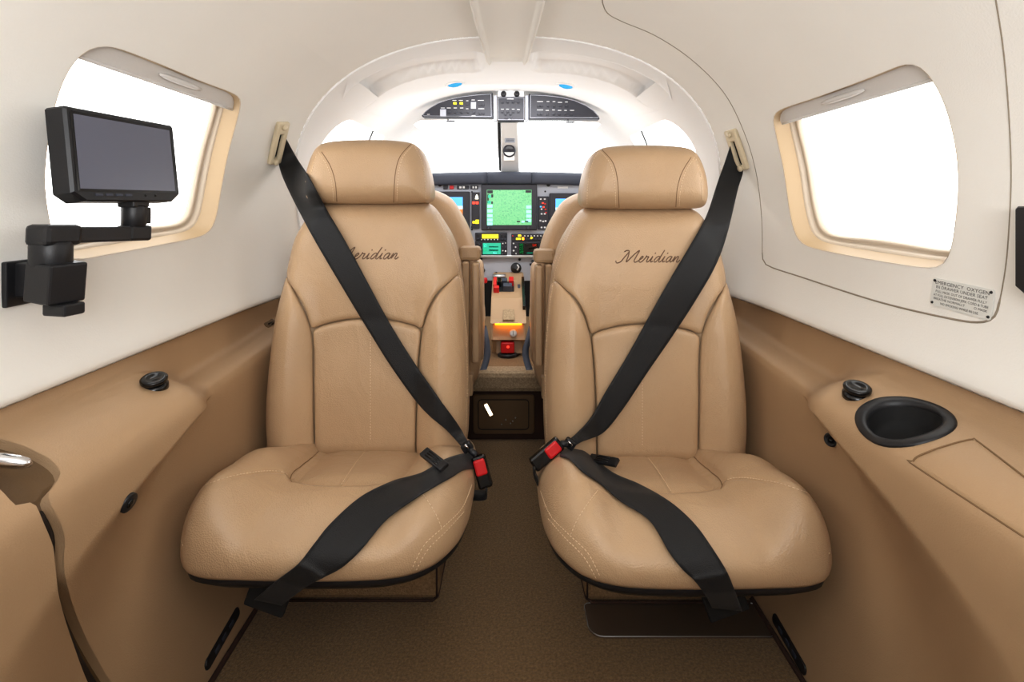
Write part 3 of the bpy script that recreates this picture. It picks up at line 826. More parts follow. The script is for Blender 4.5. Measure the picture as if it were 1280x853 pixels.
# ---------------------------------------------------------------- seat belts
def drape(sts, bvhs, n=70, off=.006, smooth=5):
    """sts: (left px, right px, Y or None). Y None: lie on the seat"""
    L = cr([s[0] for s in sts], n); R_ = cr([s[1] for s in sts], n)
    # parameters of the stations along the resampled curve
    def par(c, pts): return [int(((c-np.array(p))**2).sum(1).argmin()) for p in pts]
    k = par((L+R_)/2, [((s[0][0]+s[1][0])/2, (s[0][1]+s[1][1])/2) for s in sts])
    hint = [(kk, st[2]) for kk, st in zip(k, sts) if st[2] is not None]
    lanes = []; m = 9
    for j in range(m):
        E = L+(R_-L)*(j/(m-1)); ys = np.full(n, np.nan)
        for i, (x, y) in enumerate(E):
            h = [b.ray_cast(EYE, ray(x, y)) for b in bvhs]; h = [q[0].y for q in h if q[0] is not None]
            if h: ys[i] = min(h)-off
        for (a, va), (b, vb) in zip(hint, hint[1:]):      # free span between two hinted stations
            if not [q for q in k if a < q < b]: ys[a:b+1] = np.fmin(ys[a:b+1], np.linspace(va, vb, b-a+1))
        for kk, v in hint:
            if np.isnan(ys[kk]): ys[kk] = v
        ok = ~np.isnan(ys); lanes.append((E, np.interp(range(n), np.arange(n)[ok], ys[ok])))
    Y = np.array([l[1] for l in lanes]); Y0 = Y.copy()
    for _ in range(smooth):
        Z = np.pad(Y, 1, mode='edge'); Z = (Z[1:-1, 1:-1]*2+Z[:-2, 1:-1]+Z[2:, 1:-1]+Z[1:-1, :-2]+Z[1:-1, 2:])/6
        Y = np.minimum(Z, Y0+.0005)
    return [[P(x, y, yy) for (x, y), yy in zip(E, Y[j])] for j, (E, _) in enumerate(lanes)]
def bp_(side): return P(596, 570, 1.075) if side < 0 else P(702, 555, 1.075)
def make_belt(side):
    lab = ('black three-point seat belt across the seat on the wall screen side' if side < 0 else 'black three-point seat belt across the seat on the cup holder side')
    root = thing('seat_belt', (side*.12, 1.12, .30), lab, 'seat belt', 'cabin seat belts')
    if side < 0:
        sh = [((345, 178), (356, 170), 1.50), ((349, 207), (370, 196), 1.44), ((357, 230), (386, 221), 1.36), ((378, 272), (409, 263), 1.24), ((400, 312), (433, 304), None), ((432, 366), (462, 358), None), ((461, 414), (487, 404), None), ((492, 463), (518, 454), None), ((527, 510), (550, 500), None), ((557, 537), (572, 530), None), ((573, 554), (583, 549), 1.10), ((579, 564), (591, 559), 1.088)]
        bv = bL+[hL]
    else:
        sh = [((913, 182), (921, 176), 1.50), ((906, 203), (929, 210), 1.44), ((897, 228), (922, 238), 1.36), ((882, 272), (909, 292), 1.24), ((862, 308), (894, 333), None), ((833, 357), (868, 378), None), ((808, 402), (838, 424), None), ((783, 447), (809, 466), None), ((757, 490), (779, 511), None), ((737, 525), (754, 541), None), ((716, 546), (726, 553), 1.10), ((705, 554), (714, 562), 1.088)]
        bv = bR+[hR]
    for i in (0, 1):
        mx = (sh[i][0][0]+sh[i][1][0])/2, (sh[i][0][1]+sh[i][1][1])/2; hq = wall_bvh[side].ray_cast(EYE, ray(*mx))[0]
        if hq: sh[i] = (sh[i][0], sh[i][1], hq.y-(.012 if i == 0 else .035))
    MB().ribbon(drape(sh, bv, 110, .013, 8)).build('shoulder_strap', 'web', root)
    c = cL if side < 0 else cR
    if side < 0:
        lp = [((594, 566), (597, 586), None), ((575, 568), (580, 588), None), ((552, 576), (565, 597), None), ((527, 591), (545, 608), None), ((490, 602), (520, 623), None), ((450, 622), (483, 650), None), ((413, 655), (452, 687), None), ((392, 681), (430, 708), None), ((372, 706), (409, 720), .806), ((345, 727), (384, 733), .812), ((318, 750), (352, 757), .85)]
    else:
        lp = [((701, 549), (700, 571), None), ((718, 556), (712, 575), None), ((742, 573), (728, 590), None), ((768, 592), (752, 606), None), ((800, 606), (776, 627), None), ((838, 628), (812, 651), None), ((868, 655), (836, 690), None), ((890, 685), (853, 712), None), ((908, 714), (868, 726), .806), ((917, 735), (880, 742), .812), ((928, 764), (890, 760), .85)]
    MB().ribbon(drape(lp, [c], 110, .010, 8)).build('lap_strap', 'web', root)
    # slip adjuster bar across the lap strap, strap end folded through it
    i = 30 if side < 0 else 26
    def frame_at(px, py):
        h = c.ray_cast(EYE, ray(px, py)); return h[0], (h[1] if h[1].z > 0 else -h[1])
    if side < 0: e0, e1 = frame_at(534, 575), frame_at(558, 594)
    else: e0, e1 = frame_at(744, 581), frame_at(776, 587)
    d = (e1[0]-e0[0]).normalized(); nz = ((e0[1]+e1[1])/2+(EYE-e0[0]).normalized()*1.3).normalized(); w = nz.cross(d).normalized(); nz = d.cross(w)
    rot = Matrix((d, w, nz)).transposed(); mid = (e0[0]+e1[0])/2+nz*.019
    q = MB(); q.box(mid, ((e1[0]-e0[0]).length+.006, .020, .008), rot, .002); ad = q.build('adjuster', 'black', root)
    q = MB()
    for s in (-.005, 0, .005): q.tube([mid+w*s+nz*.004-d*.02, mid+w*s+nz*.004+d*.02], .0012, 6)
    q.build('grip_rib', 'black_gloss', ad)
    # tongue where the straps meet, buckle at the aisle edge of the cushion
    if side < 0: t0 = P(584, 556, 1.095); bp = [P(597, 570, 1.08), P(604, 596, 1.07)]; bod = [P(600, 588, 1.075), P(603, 603, 1.07)]
    else: t0 = P(712, 552, 1.095); bp = [P(701, 553, 1.08), P(686, 566, 1.075)]; bod = [P(683, 569, 1.075), P(676, 583, 1.07)]
    q = MB(); q.box(t0+Vector((0, -.004, -.003)), (.024, .014, .020), Matrix.Rotation(side*.6, 3, 'Y'), .004); q.tube([t0+Vector((0, -.004, -.004)), bp_(side)], .0065, 10); tg = q.build('tongue', 'black', root)
    q = MB(); q.tube([t0+Vector((-.004, -.013, .006)), t0+Vector((.004, -.014, -.002))], .0020, 8); q.build('slot_bar', 'chrome', tg)
    ax = (bp[1]-bp[0]).normalized(); wv = Vector((0, -1, .2)); wv = (wv-ax*wv.dot(ax)).normalized(); sd = ax.cross(wv)
    rot = Matrix((ax, sd, wv)).transposed()
    q = MB(); L_ = (bod[1]-bp[0]).length+.012; cpos = bp[0]+ax*(L_/2)
    q.box(cpos-wv*.003, (L_, .030, .020), rot, .005); bo = q.build('buckle', 'black_gloss', root)
    q = MB(); q.box(bp[0]+ax*.022+wv*.005, (.032, .024, .012), rot, .004); q.build('release_button', 'red', bo, label='red release button')
    # short stalk webbing below the buckle
    e = cpos+ax*(L_/2-.004)
    q = MB(); s = 1 if side < 0 else -1
    pa = [e, e+Vector((0, .004, -.02)), Vector((side*.082, 1.10, .235)), Vector((side*.10, 1.14, .225))]
    pa = [Vector(p) for p in cr([tuple(p) for p in pa], 14)]
    q.strip([p+Vector((0, -.018, 0)) for p in pa], [p+Vector((0, .018, 0)) for p in pa], .003); q.build('buckle_stalk', 'web', root)
    # anchor: stacked webbing loops under the front edge
    q = MB(); A0 = P(335, 740, .855) if side < 0 else P(906, 746, .855)
    q.box(A0+Vector((0, .012, -.004)), (.070, .012, .075), Matrix.Rotation(side*-.35, 3, 'Y'), .003); an = q.build('anchor_strap', 'black_matte', root)
    for k in (-1, 1):
        q = MB(); q.tube([A0+Vector((k*.034, .002, .024)), A0+Vector((k*.037, .0, .015))], .0018, 6); q.build('anchor_hook', 'chrome', an)
    return root
make_belt(-1); make_belt(1)
# wall guides the shoulder straps come out of
def hit(bvh, px, py):
    h = bvh.ray_cast(EYE, ray(px, py)); return h[0], h[1]
for side, top, bot in ((-1, (352, 152), (340, 203)), (1, (915, 162), (931, 211))):
    bvw = wall_bvh[side]
    pt, n1 = hit(bvw, *top); pb, n2 = hit(bvw, *bot)
    if pt is None: pt = P(*top, 1.45)
    if pb is None: pb = P(*bot, 1.40)
    up = (pt-pb).normalized(); n = Vector((-side, -.25, -.2)); n = (n-up*n.dot(up)).normalized(); ex = up.cross(n).normalized()
    L_ = (pt-pb).length; mid = (pt+pb)/2
    rt = thing('belt_guide', pb, 'ivory slotted belt guide on the '+('wall by the screen' if side < 0 else 'wall by the exit panel seam'), 'belt guide', 'belt guides on the cabin walls')
    rot = Matrix((ex, n, up)).transposed()
    q = MB()
    w_, sl = .044, .015
    for sx in (-1, 1): q.box(mid+ex*sx*(sl/2+(w_-sl)/4)+n*.006, ((w_-sl)/2, .013, L_), rot, .004)
    q.box(mid+up*(L_*.36)+n*.006, (w_, .014, L_*.30), rot, .005); q.box(mid-up*(L_*.45)+n*.006, (w_, .014, L_*.13), rot, .005)
    q.build('guide_body', 'guide', rt)
    q = MB(); q.box(mid+n*.001, (sl+.004, .004, L_*.7), rot); q.build('slot', 'black_matte', rt)
    for s in (.40, -.46):
        q = MB(); q.lathe([(0, .012), (.0085, .012), (.0080, .017), (.004, .019), (0, .019)], mid+up*(L_*s), n, 16); q.build('screw_cap', 'guide', rt)

# ================================================================ FLIGHT DECK SEATS (seen through the aisle gap)
def cockpit_seat(side):
    root = thing('flight_deck_seat', (side*.30, 1.75, .225), 'tan leather pilot seat back beyond the cabin seat on the '+('wall screen side' if side < 0 else 'cup holder side'), 'seat', 'pilot seats on the flight deck')
    xc = -.315
    hf = [(.07, .905), (.11, .895), (.145, .872), (.172, .832), (.196, .785), (.214, .73), (.224, .66), (.228, .58), (.232, .48), (.232, .36), (.20, .30), (.10, .29)]
    ol = sym(hf, .907, .288)
    bk_ = pillow(ol, (0, .58), lambda Q, d: np.stack([xc+Q[:, 0], 1.50+.07*(1-prof(d/.07, 2.2))+.02*(Q[:, 1]-.3), Q[:, 1]], 1), 140, 24)
    close_back(bk_, (0, .07, 0))
    T = (lambda m: m) if side < 0 else (lambda m: m.mirror(-.008))
    bo = T(bk_).build('backrest', 'leather', root)
    bd = MB(); hb_ = [(x*.86, .57+(z-.57)*.80) for x, z in ol]
    pd = pillow(hb_, (0, .57), lambda Q, d: np.stack([xc+Q[:, 0], 1.495-.012*prof(d/.012), Q[:, 1]], 1), 100, 12); close_back(pd, (0, .03, 0))
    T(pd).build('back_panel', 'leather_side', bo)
    # hinge block and folded armrest boards at the aisle
    q = MB(); q.box((-.108, 1.50, .716), (.062, .055, .040), bev=.010); T(q).build('armrest_hinge', 'leather_side', root)
    q = MB(); q.box((-.090, 1.475, .55), (.020, .05, .285), bev=.006); T(q).build('armrest', 'leather', root)
    q = MB(); q.box((-.118, 1.47, .53), (.020, .05, .33), bev=.005); q.box((-.105, 1.465, .345), (.014, .03, .06), bev=.003); T(q).build('side_board', 'leather_side', root)
    cu_ = pillow(rrect(-.235, .232, 1.58, 2.0, .07, 6), (0, 1.8), lambda Q, d: np.stack([xc+Q[:, 0], Q[:, 1], .44+.12*prof(d/.07)], 1), 120, 20); close_back(cu_, (0, 0, -.03))
    T(cu_).build('seat_cushion', 'leather', root)
    wing = pillow([(1.60, .38), (1.59, .48), (1.60, .60), (1.64, .68), (1.70, .66), (1.735, .56), (1.74, .46), (1.72, .38), (1.66, .35)], (1.665, .5), lambda Q, d: np.stack([-.098+.022*prof(d/.025), Q[:, 0], Q[:, 1]], 1), 90, 14); close_back(wing, (-.02, 0, 0))
    T(wing).build('side_bolster', 'leather', root)
    q = MB(); q.box((xc+.01, 1.78, .33), (.36, .34, .20), bev=.01); T(q).build('seat_base', 'carpet_dark', root)
    pb = thing('pilot_belt', (side*.08, 1.7, .3), 'grey loose belt hanging beside the pilot seat on the '+('wall screen side' if side < 0 else 'cup holder side'), 'seat belt', 'pilot seat belts')
    if side < 0: pts = [(604, 408), (607, 424), (609, 440), (608, 450), (604, 463)]
    else: pts = [(665, 408), (661, 424), (657, 438), (658, 450), (662, 463)]
    c3 = [P(x, y, Yv) for (x, y), Yv in zip(pts, (1.78, 1.76, 1.75, 1.74, 1.72))]
    c3 = [Vector(p) for p in cr([tuple(p) for p in c3], 24)]
    s = .011
    q = MB(); q.strip([p+Vector((-s, 0, 0)) for p in c3], [p+Vector((s, .006, 0)) for p in c3], .002); q.build('strap', 'greyweb', pb)
cockpit_seat(-1); cockpit_seat(1)
# ================================================================ WALL FITTINGS
def quad_frame(TL, TR, BL):
    u = (TR-TL); w = u.length; u = u/w; d = (BL-TL); d = d-u*d.dot(u); h = d.length; v = -d/h
    return u, v, u.cross(v), w, h
def screen(corner_px, Ys, label, sign, fittings):
    TL, TR, BL = [P(x, y, Y) for (x, y), Y in zip(corner_px, Ys)]
    u, v, n, w, h = quad_frame(TL, TR, BL)
    if n.x*sign > 0: n = -n
    O = TL-v*h      # bottom-left corner
    rt = thing('display_screen', O+u*(w/2), label, 'screen')
    def pt(a, b, c=0): return O+u*a+v*b+n*c
    ch = .012
    body = [(ch*1.4, 0), (w-ch*1.4, 0), (w, ch), (w, h-.003), (w-.003, h), (.003, h), (0, h-.003), (0, ch)]
    flip = u.cross(v).dot(n) < 0
    def pr(mb, poly, c0, depth, bev):
        # prism rising along n from c0
        if flip: mb.prism([(-x, y) for x, y in poly][::-1], pt(0, 0, c0), -u, v, depth, bev)
        else: mb.prism(poly, pt(0, 0, c0), u, v, depth, bev)
        return mb
    q = MB(); pr(q, body, -.030, .030, .0035); cs = q.build('casing', 'black', rt)
    q = MB(); mg = .011 if sign < 0 else .024
    a, b, c, d = (mg, .0175), (w-mg, .0175), (w-mg, h-.010), (mg, h-.010)
    m_ = .004
    A = [pt(x, y, .0003) for x, y in (a, b, c, d)]
    B = [pt(x, y, -.0025+.003) for x, y in ((a[0]-m_, a[1]-m_), (b[0]+m_, b[1]-m_), (c[0]+m_, c[1]+m_), (d[0]-m_, d[1]+m_))]
    q.add(A+B, [[i, (i+1) % 4, 4+(i+1) % 4, 4+i] for i in range(4)], flat=True); q.build('bezel', 'black_gloss', cs)
    q = MB(); q.add([pt(x, y, .0006) for x, y in (a, b, c, d)], [[0, 1, 2, 3]]); q.build('display', 'screen', rt, smooth=False)
    for k in range(4):
        q = MB(); x = w*(.20+.085*k); q.box(pt(x, .0095, .0008), (.011, .0022, .0035), Matrix((u, n, v)).transposed(), .0008); q.build('button', 'glare', rt)
    for x in (.62, .72):
        q = MB(); q.lathe([(0, 0), (.0018, 0), (.0014, .001), (0, .001)], pt(w*x, .0095, 0), n, 10); q.build('indicator', 'black_gloss', rt)
    return rt, pt, w, h
rt, pt, w, h = screen([(80, 131), (217, 157), (102, 252)], (.68, .865, .69), 'black flat screen in front of the window, on a jointed arm', -1, True)
# neck, arm and wall bracket
N0 = pt(w*.60, .0, -.018)
nk = MB(); nk.box(N0+Vector((0, 0, -.002)), (.026, .034, .010), bev=.002); nk.lathe([(0, -.036), (.015, -.036), (.0165, -.034), (.0165, -.008), (.015, -.004), (0, -.004)], N0, (0, 0, 1), 20)
nk.box(N0+Vector((.009, .012, -.020)), (.010, .016, .026), bev=.002); nk.build('neck', 'black', rt)
A1 = N0+Vector((0, .006, -.048)); A0 = P(66, 294, .668)
d = (A1-A0); ln = d.length; d /= ln; up = Vector((0, 0, 1)); sx = d.cross(up).normalized(); uz = sx.cross(d)
R_ = Matrix((d, sx, uz)).transposed()
ar = MB(); ar.box((A0+A1)/2, (ln+.01, .024, .022), R_, .003); ar.box(A1-d*.004+uz*.001, (.040, .027, .024), R_, .004); ar.box(A0+d*.002, (.050, .034, .028), R_, .006); ar.build('arm', 'black', rt)
pv = MB(); pc = P(64, 318, .668)
pv.lathe([(0, -.016), (.021, -.016), (.0225, -.012), (.0225, .012), (.021, .016), (0, .016)], pc, (0, 0, 1), 18); pv.build('pivot', 'black', rt)
R = MB(); c = P(70, 352, .668); R.box(c, (.044, .046, .052), Matrix.Rotation(-.25, 3, 'Z') @ Matrix.Rotation(.10, 3, 'Y'), .003)
R.build('bracket_block', 'black', rt)
h1, n1 = hit(wall_bvh[-1], 30, 352)
pl_ = MB(); hw, nw = h1, Vector((1, 0, 0))
pl_.box(Vector(((h1.x+c.x)/2-.02, .692, c.z)), (abs(h1.x-c.x)*.95, .030, .046), bev=.003); pl_.box(h1+Vector((.004, .005, 0)), (.008, .075, .060), bev=.002)
wp = pl_.build('wall_plate', 'black', rt)
kb = MB(); kb.box(P(80, 386, .668), (.036, .028, .016), Matrix.Rotation(-.2, 3, 'Z'), .003); kb.tube([P(58, 378, .67), P(66, 383, .67)], .004, 8); kb.build('lock_knob', 'black', rt)
# folded screen on the right wall, only its edge inside the picture
rt2, pt2, w2, h2 = screen([(1638, 260), (1266, 258), (1638, 438)], (.395, .628, .395), 'black edge of a second screen folded against the wall beyond the placard', 1, False)
q = MB(); q.tube([pt2(w2*.4, h2*.3, -.03), pt2(w2*.4, h2*.3, -.055)], .016, 12); q.build('mount', 'black', rt2)

# placard with rivets
pts = [(1168, 347), (1245, 363), (1164, 381)]
Hh = [hit(wall_bvh[1], *p) for p in pts]
TL, TR, BL = Hh[0][0], Hh[1][0], Hh[2][0]
u, v, n, w, h = quad_frame(TL, TR, BL)
if n.x > 0: n = -n
pl = thing('placard', BL, 'small silver placard with printed lines, riveted at four corners below the window', 'placard')
O = TL-v*h+n*.0012
q = MB(); poly = rrect(0, w, 0, h, .004, 4)
if u.cross(v).dot(n) > 0: q.prism(poly, O-n*.0008, u, v, .0016)
else: q.prism([(x, -y) for x, y in poly], O-n*.0008, u, -v, .0016)
q.build('plate', 'placard', pl)
for x, y in ((.004, h-.004), (w-.004, h-.004), (.004, .0045), (w-.004, .0045)):
    q = MB(); q.lathe([(0, 0), (.0022, 0), (.0017, .0012), (0, .0014)], O+u*x+v*y+n*.0008, n, 12); q.build('rivet', 'black_gloss', pl)
def text_mesh(s, size, align='CENTER'):
    c = bpy.data.curves.new('t', 'FONT'); c.body = s; c.size = size; c.align_x = align; c.resolution_u = 2
    o = bpy.data.objects.new('t', c); COL.objects.link(o)
    dg = bpy.context.evaluated_depsgraph_get(); me = bpy.data.meshes.new_from_object(o.evaluated_get(dg))
    vs = [v.co.copy() for v in me.vertices]; fs = [list(p.vertices) for p in me.polygons]
    bpy.data.objects.remove(o); bpy.data.curves.remove(c); bpy.data.meshes.remove(me)
    return vs, fs
def write(mb, s, size, at, u, v, width=None, align='CENTER'):
    vs, fs = text_mesh(s, size, align)
    if not vs: return
    x0 = min(p.x for p in vs); x1 = max(p.x for p in vs); k = 1 if width is None else width/(x1-x0)
    mb.add([at+u*(p.x*k)+v*p.y for p in vs], fs)
q = MB(); hh = h
for s, fy, sz, wd in (('EMERGENCY  OXYGEN', .80, .0072, .88), ('IN DRAWER UNDER SEAT', .645, .0066, .84), ('PULL MASK OUT OF DRAWER FULLY', .50, .0052, .84), ('AT FULL EXTENSION JERK CORD & TUBE', .365, .0052, .90), ('BREATHE NORMALLY         O MASK', .235, .0050, .88), ('NO SMOKING WHILE IN USE', .09, .0052, .62)):
    write(q, s, sz, O+u*(w*.50)+v*(hh*fy)+n*.0011, u, v, w*wd)
q.build('lettering', 'ink', pl)

# cup holder
cn = side_normal(cupc[0], cupc[1], 1)
cp = thing('cup_holder', fr(*cupc)-cn*.05, 'black oval cup holder sunk in the tan armrest', 'cup holder')
q = MB(); n_ = 48; rings = []
for (rx, ry, hgt) in ((.063, .0645, -.001), (.0625, .064, .0018), (.060, .062, .0028), (.050, .054, .0022), (.0455, .0495, .0005), (.0445, .0485, -.006)):
    rings.append([fr(*c)+side_normal(c[0], c[1], 1)*hgt for c in circle_on(fr, cupc, (rx, ry), n_)])
q.add([p for r in rings for p in r], [[i*n_+k, i*n_+(k+1) % n_, (i+1)*n_+(k+1) % n_, (i+1)*n_+k] for i in range(len(rings)-1) for k in range(n_)]); q.build('rim', 'black', cp)
q = MB(); a = rings[-1]; cc = sum(a, Vector())/n_
lo = [[cc+(p-cc)*s+Vector((.0, 0, -dd)) for p in a] for s, dd in ((1, 0), (.93, .018), (.86, .030), (.5, .032))]
q.add([p for r in lo for p in r], [[i*n_+k, i*n_+(k+1) % n_, (i+1)*n_+(k+1) % n_, (i+1)*n_+k] for i in range(3) for k in range(n_)]+[[3*n_+k for k in range(n_)]]); q.build('cup_well', 'black_matte', cp)

def on_side(px, py, side): 
    h = side_bvh[side].ray_cast(EYE, ray(px, py)); n = h[1]
    return h[0], (n if n.dot(ray(px, py)) < 0 else -n)
# air-vent knobs standing on the ledge
for side, (px, py) in ((-1, (193, 482)), (1, (1071, 493))):
    p, n = on_side(px, py, side)
    k = thing('vent_knob', p, 'black ribbed vent knob on the tan ledge '+('below the wall screen' if side < 0 else 'beside the cup holder'), 'knob', 'ledge vent knobs')
    ax = Vector((-side*.10, -.25, 1)).normalized()
    q = MB(); q.lathe([(0, -.004), (.020, -.006), (.020, .001), (.015, .006), (0, .006)], p, ax, 28); q.build('base_ring', 'black_gloss', k)
    q = MB(); q.lathe([(0, .006), (.015, .006), (.019, .008), (.0195, .013), (.0175, .015), (.011, .015), (.009, .013), (0, .013)], p, ax, 28); q.build('cap', 'black_gloss', k)
# round sockets and slotted floor vents
p, n = on_side(1040, 550, 1); n = (n+(EYE-p).normalized()*1.1).normalized(); p = p+n*.003
k = thing('headset_socket', p, 'round black socket in the tan panel below the cup holder', 'socket')
q = MB(); q.lathe([(0, -.004), (.0118, -.004), (.0118, .002), (.0105, .0035), (.0080, .0035), (.0072, .001), (0, .001)], p, n, 28); q.build('socket_ring', 'black', k)
q = MB(); q.lathe([(0, .001), (.0045, .001), (.0045, .003), (0, .0035)], p, n, 14); q.build('socket_core', 'black_gloss', k)
p, n = on_side(159, 628, -1); n = (n+(EYE-p).normalized()*.35).normalized(); p = p+n*.002
k = thing('headset_socket', p, 'round black socket in the dark tan panel near the entrance door', 'socket')
q = MB(); q.lathe([(0, -.004), (.0125, -.004), (.0125, .002), (.011, .003), (0, .003)], p, n, 28); q.build('socket_ring', 'black', k)
q = MB(); q.lathe([(0, .003), (.006, .003), (.005, .0045), (0, .005)], p, n, 14); q.build('socket_core', 'black_gloss', k)
for side, a, b in ((-1, (298, 762), (256, 836)), (1, (967, 770), (1008, 842))):
    pa, n1 = on_side(*a, side); pb, n2 = on_side(*b, side)
    d = (pb-pa); L_ = d.length; d /= L_; n = ((n1+n2)/2); n = (n-d*n.dot(d)).normalized(); wv = n.cross(d)
    mid = (pa+pb)/2; rot = Matrix((d, wv, n)).transposed()
    k = thing('floor_vent', mid, 'long black slotted vent low on the tan panel on the '+('entrance door side' if side < 0 else 'cup holder side'), 'vent', 'low side vents')
    q = MB(); poly = rrect(-L_/2, L_/2, -.0095, .0095, .008, 5); q.prism(poly, mid-n*.002, d, wv, .005, .0015); q.build('vent_plate', 'black', k)
    for t in (-.22, .0, .2):
        q = MB(); q.box(mid+d*(t*L_)+n*.0035, (L_*.12, .006, .002), rot, .0006); q.build('slot', 'glare', k)
# oval badge grille on the ledge beside the seat
p, n = on_side(338, 405, -1)
k = thing('ledge_grille', p, 'small oval brown grille on the ledge beside the seat back', 'grille')
rr = Vector((1, 0, 0)); 
q = MB(); q.lathe([(0, 0), (.026, 0), (.026, .0015), (.022, .002), (0, .0015)], p, n, 28, ex=(0, 1, 0)); q.build('grille_ring', 'tan_dark', k)
q = MB()
for s in (-.01, 0, .01): q.tube([p+Vector((s, -.012, .0022)), p+Vector((s, .012, .0022))], .0018, 6)
q.build('slat', 'groove', k)

# ================================================================ FLIGHT DECK
YP = 2.5
def box_px(mb, x0, y0, x1, y1, Y, depth=.02, bev=.003, front=0):
    a, b = P(x0, y0, Y-front), P(x1, y1, Y-front)
    c = (a+b)/2; mb.box(c+Vector((0, depth/2, 0)), (abs(b.x-a.x), depth, abs(b.z-a.z)), bev=bev); return mb
# panel sheet
pnl = thing('instrument_panel', (0, 2.52, .45), 'pale grey instrument panel across the flight deck under the dark hood', 'instrument panel')
q = MB(); a, b = P(500, 222, YP), P(768, 322, YP); q.box(((a.x+b.x)/2, YP+.012, (a.z+b.z)/2), (b.x-a.x, .02, a.z-b.z), bev=.003); q.build('upper_sheet', 'panelgrey', pnl)
q = MB(); a, b = P(520, 321, YP), P(748, 352, YP); q.box(((a.x+b.x)/2, YP+.03, (a.z+b.z)/2), (b.x-a.x, .02, a.z-b.z), bev=.003); q.build('lower_sheet', 'panelgrey', pnl)
q = MB(); box_px(q, 590, 319, 690, 322.5, YP, .03, .003, .012); q.build('shelf_edge', 'silver', pnl)
for x, y in ((606.5, 226.5), (673.5, 227), (722, 229), (547.5, 228), (590, 240), (590, 284), (681.5, 239.5), (588, 297), (590, 287)):
    q = MB(); q.lathe([(0, 0), (.0045, 0), (.0035, .003), (0, .003)], P(x, y, YP), (0, -1, 0), 10); q.build('screw', 'black', pnl)
for x, y, r in ((550, 231, .010), (685.5, 231, .010)):
    q = MB(); q.lathe([(0, 0), (r, 0), (r*.9, .014), (r*.6, .018), (0, .018)], P(x, y, YP), (0, -1, 0), 16); q.build('knob', 'black', pnl)
for x0, x1, c in ((554, 559.5, 'bezel'), (562, 567, 'red'), (571, 578, 'bezel'), (578.5, 586, 'bezel'), (588, 597.5, 'bezel')):
    q = MB(); box_px(q, x0, 231.8, x1, 236.6, YP, .012, .002, .008); q.build('push_switch', c, pnl)
q = MB()
for x0, x1 in ((574, 577), (578.5, 581), (590.5, 592.5), (594, 596)): box_px(q, x0, 232.8, x1, 235.6, YP, .004, .0005, .011)
q.build('switch_legend', 'mark', pnl)
q = MB(); box_px(q, 697, 233.2, 710, 235.6, YP, .003, .0005, .002); q.build('nameplate', 'mark', pnl)
# lower panel controls
q = MB(); q.lathe([(0, 0), (.026, 0), (.026, .012), (.022, .016), (.014, .017), (.012, .022), (0, .022)], P(645, 335, YP+.02), (0, -1, 0), 24); kk = q.build('gauge', 'black', pnl)
q = MB(); q.tube([P(646.5, 331, YP-.003), P(648.5, 334, YP-.003), P(646.5, 338, YP-.003)], .004, 6); q.build('pointer', 'mark', kk)
q = MB(); box_px(q, 664.5, 328, 667, 341, YP, .01, .002, .01); box_px(q, 662, 329.5, 669.5, 332.5, YP, .012, .002, .02); q.lathe([(0, 0), (.008, 0), (.006, .012), (0, .012)], P(665.8, 327, YP), (0, -1, 0), 12); q.build('tee_handle', 'black', pnl)
for x, y, r in ((603.5, 338, .012), (620.5, 342, .008), (601, 324, .008), (649.5, 324.5, .007), (636, 350, .006), (650, 343.5, .006), (652.5, 349.5, .006)):
    q = MB(); q.lathe([(0, 0), (r, 0), (r*.8, .012), (0, .014)], P(x, y, YP+.02), (0, -1, 0), 12); q.build('stud', 'black', pnl)
# dark hood over the panel
hd = thing('glareshield', (0, 2.6, .95), 'dark grey padded hood along the top of the instrument panel', 'glareshield')
zt, zb = P(0, 214, 2.46).z, P(0, 230, 2.46).z
def hood(x0, x1, n=14):
    vs = []
    prf_ = [(2.70, zt+.002), (2.50, zt), (2.470, zt-.006), (2.458, zt-.020), (2.458, zb+.010), (2.466, zb), (2.50, zb), (2.70, zb)]
    for i in range(n):
        x = lerp(x0, x1, i/(n-1)); s = -.045*abs(x/.55)**2.2
        vs += [(x, y+.02*(x/.55)**2, z+s*.35) for y, z in prf_]
    k = len(prf_); m = MB()
    return m.add(vs, [[i*k+j, (i+1)*k+j, (i+1)*k+(j+1) % k, i*k+(j+1) % k] for i in range(n-1) for j in range(k)]+[list(range(k)), [(n-1)*k+j for j in range(k)][::-1]])
a, b = P(609, 0, 2.46).x, P(664.5, 0, 2.46).x
hood(-.52, a-.001).build('pad', 'glare', hd); hood(a+.001, b-.001, 4).build('pad', 'glare', hd); hood(b+.001, .52).build('pad', 'glare', hd)
# centre moving map
mf = thing('map_display', P(637, 288, YP-.02), 'large square display with a green moving map in the middle of the panel', 'display')
q = MB(); box_px(q, 601.5, 230.5, 671.5, 288, YP, .035, .005, .028); q.build('bezel', 'bezel', mf)
q = MB(); box_px(q, 608.5, 237.5, 664.5, 281.5, YP, .004, .0005, .0300); s_ = q.build('map_screen', 'map', mf)
for r_ in ((609, 238, 616, 242), (657, 238, 664, 241), (646, 276.3, 650, 278), (656.5, 276.3, 660.5, 278), (609, 243, 611, 254), (614, 243, 616.5, 247), (614, 252, 616, 255)):
    q = MB(); box_px(q, *r_, YP, .002, 0, .0315); q.build('dark_field', 'bezel', s_)
for r_ in [(609.2, y, 615.5, y+3.6) for y in (256, 262, 268, 273.5, 278.2)]+[(658, y, 664, y+3.6) for y in (257, 263, 268.5, 274)]+[(652, 276, 655.5, 278.3)]:
    q = MB(); box_px(q, *r_, YP, .002, 0, .0315); q.build('soft_key', 'cyan', s_)
for r_ in ((610, 244, 613.5, 247.5), (609.5, 251, 613.5, 254.6)):
    q = MB(); box_px(q, *r_, YP, .002, 0, .0318); q.build('data_field', 'teal', s_)
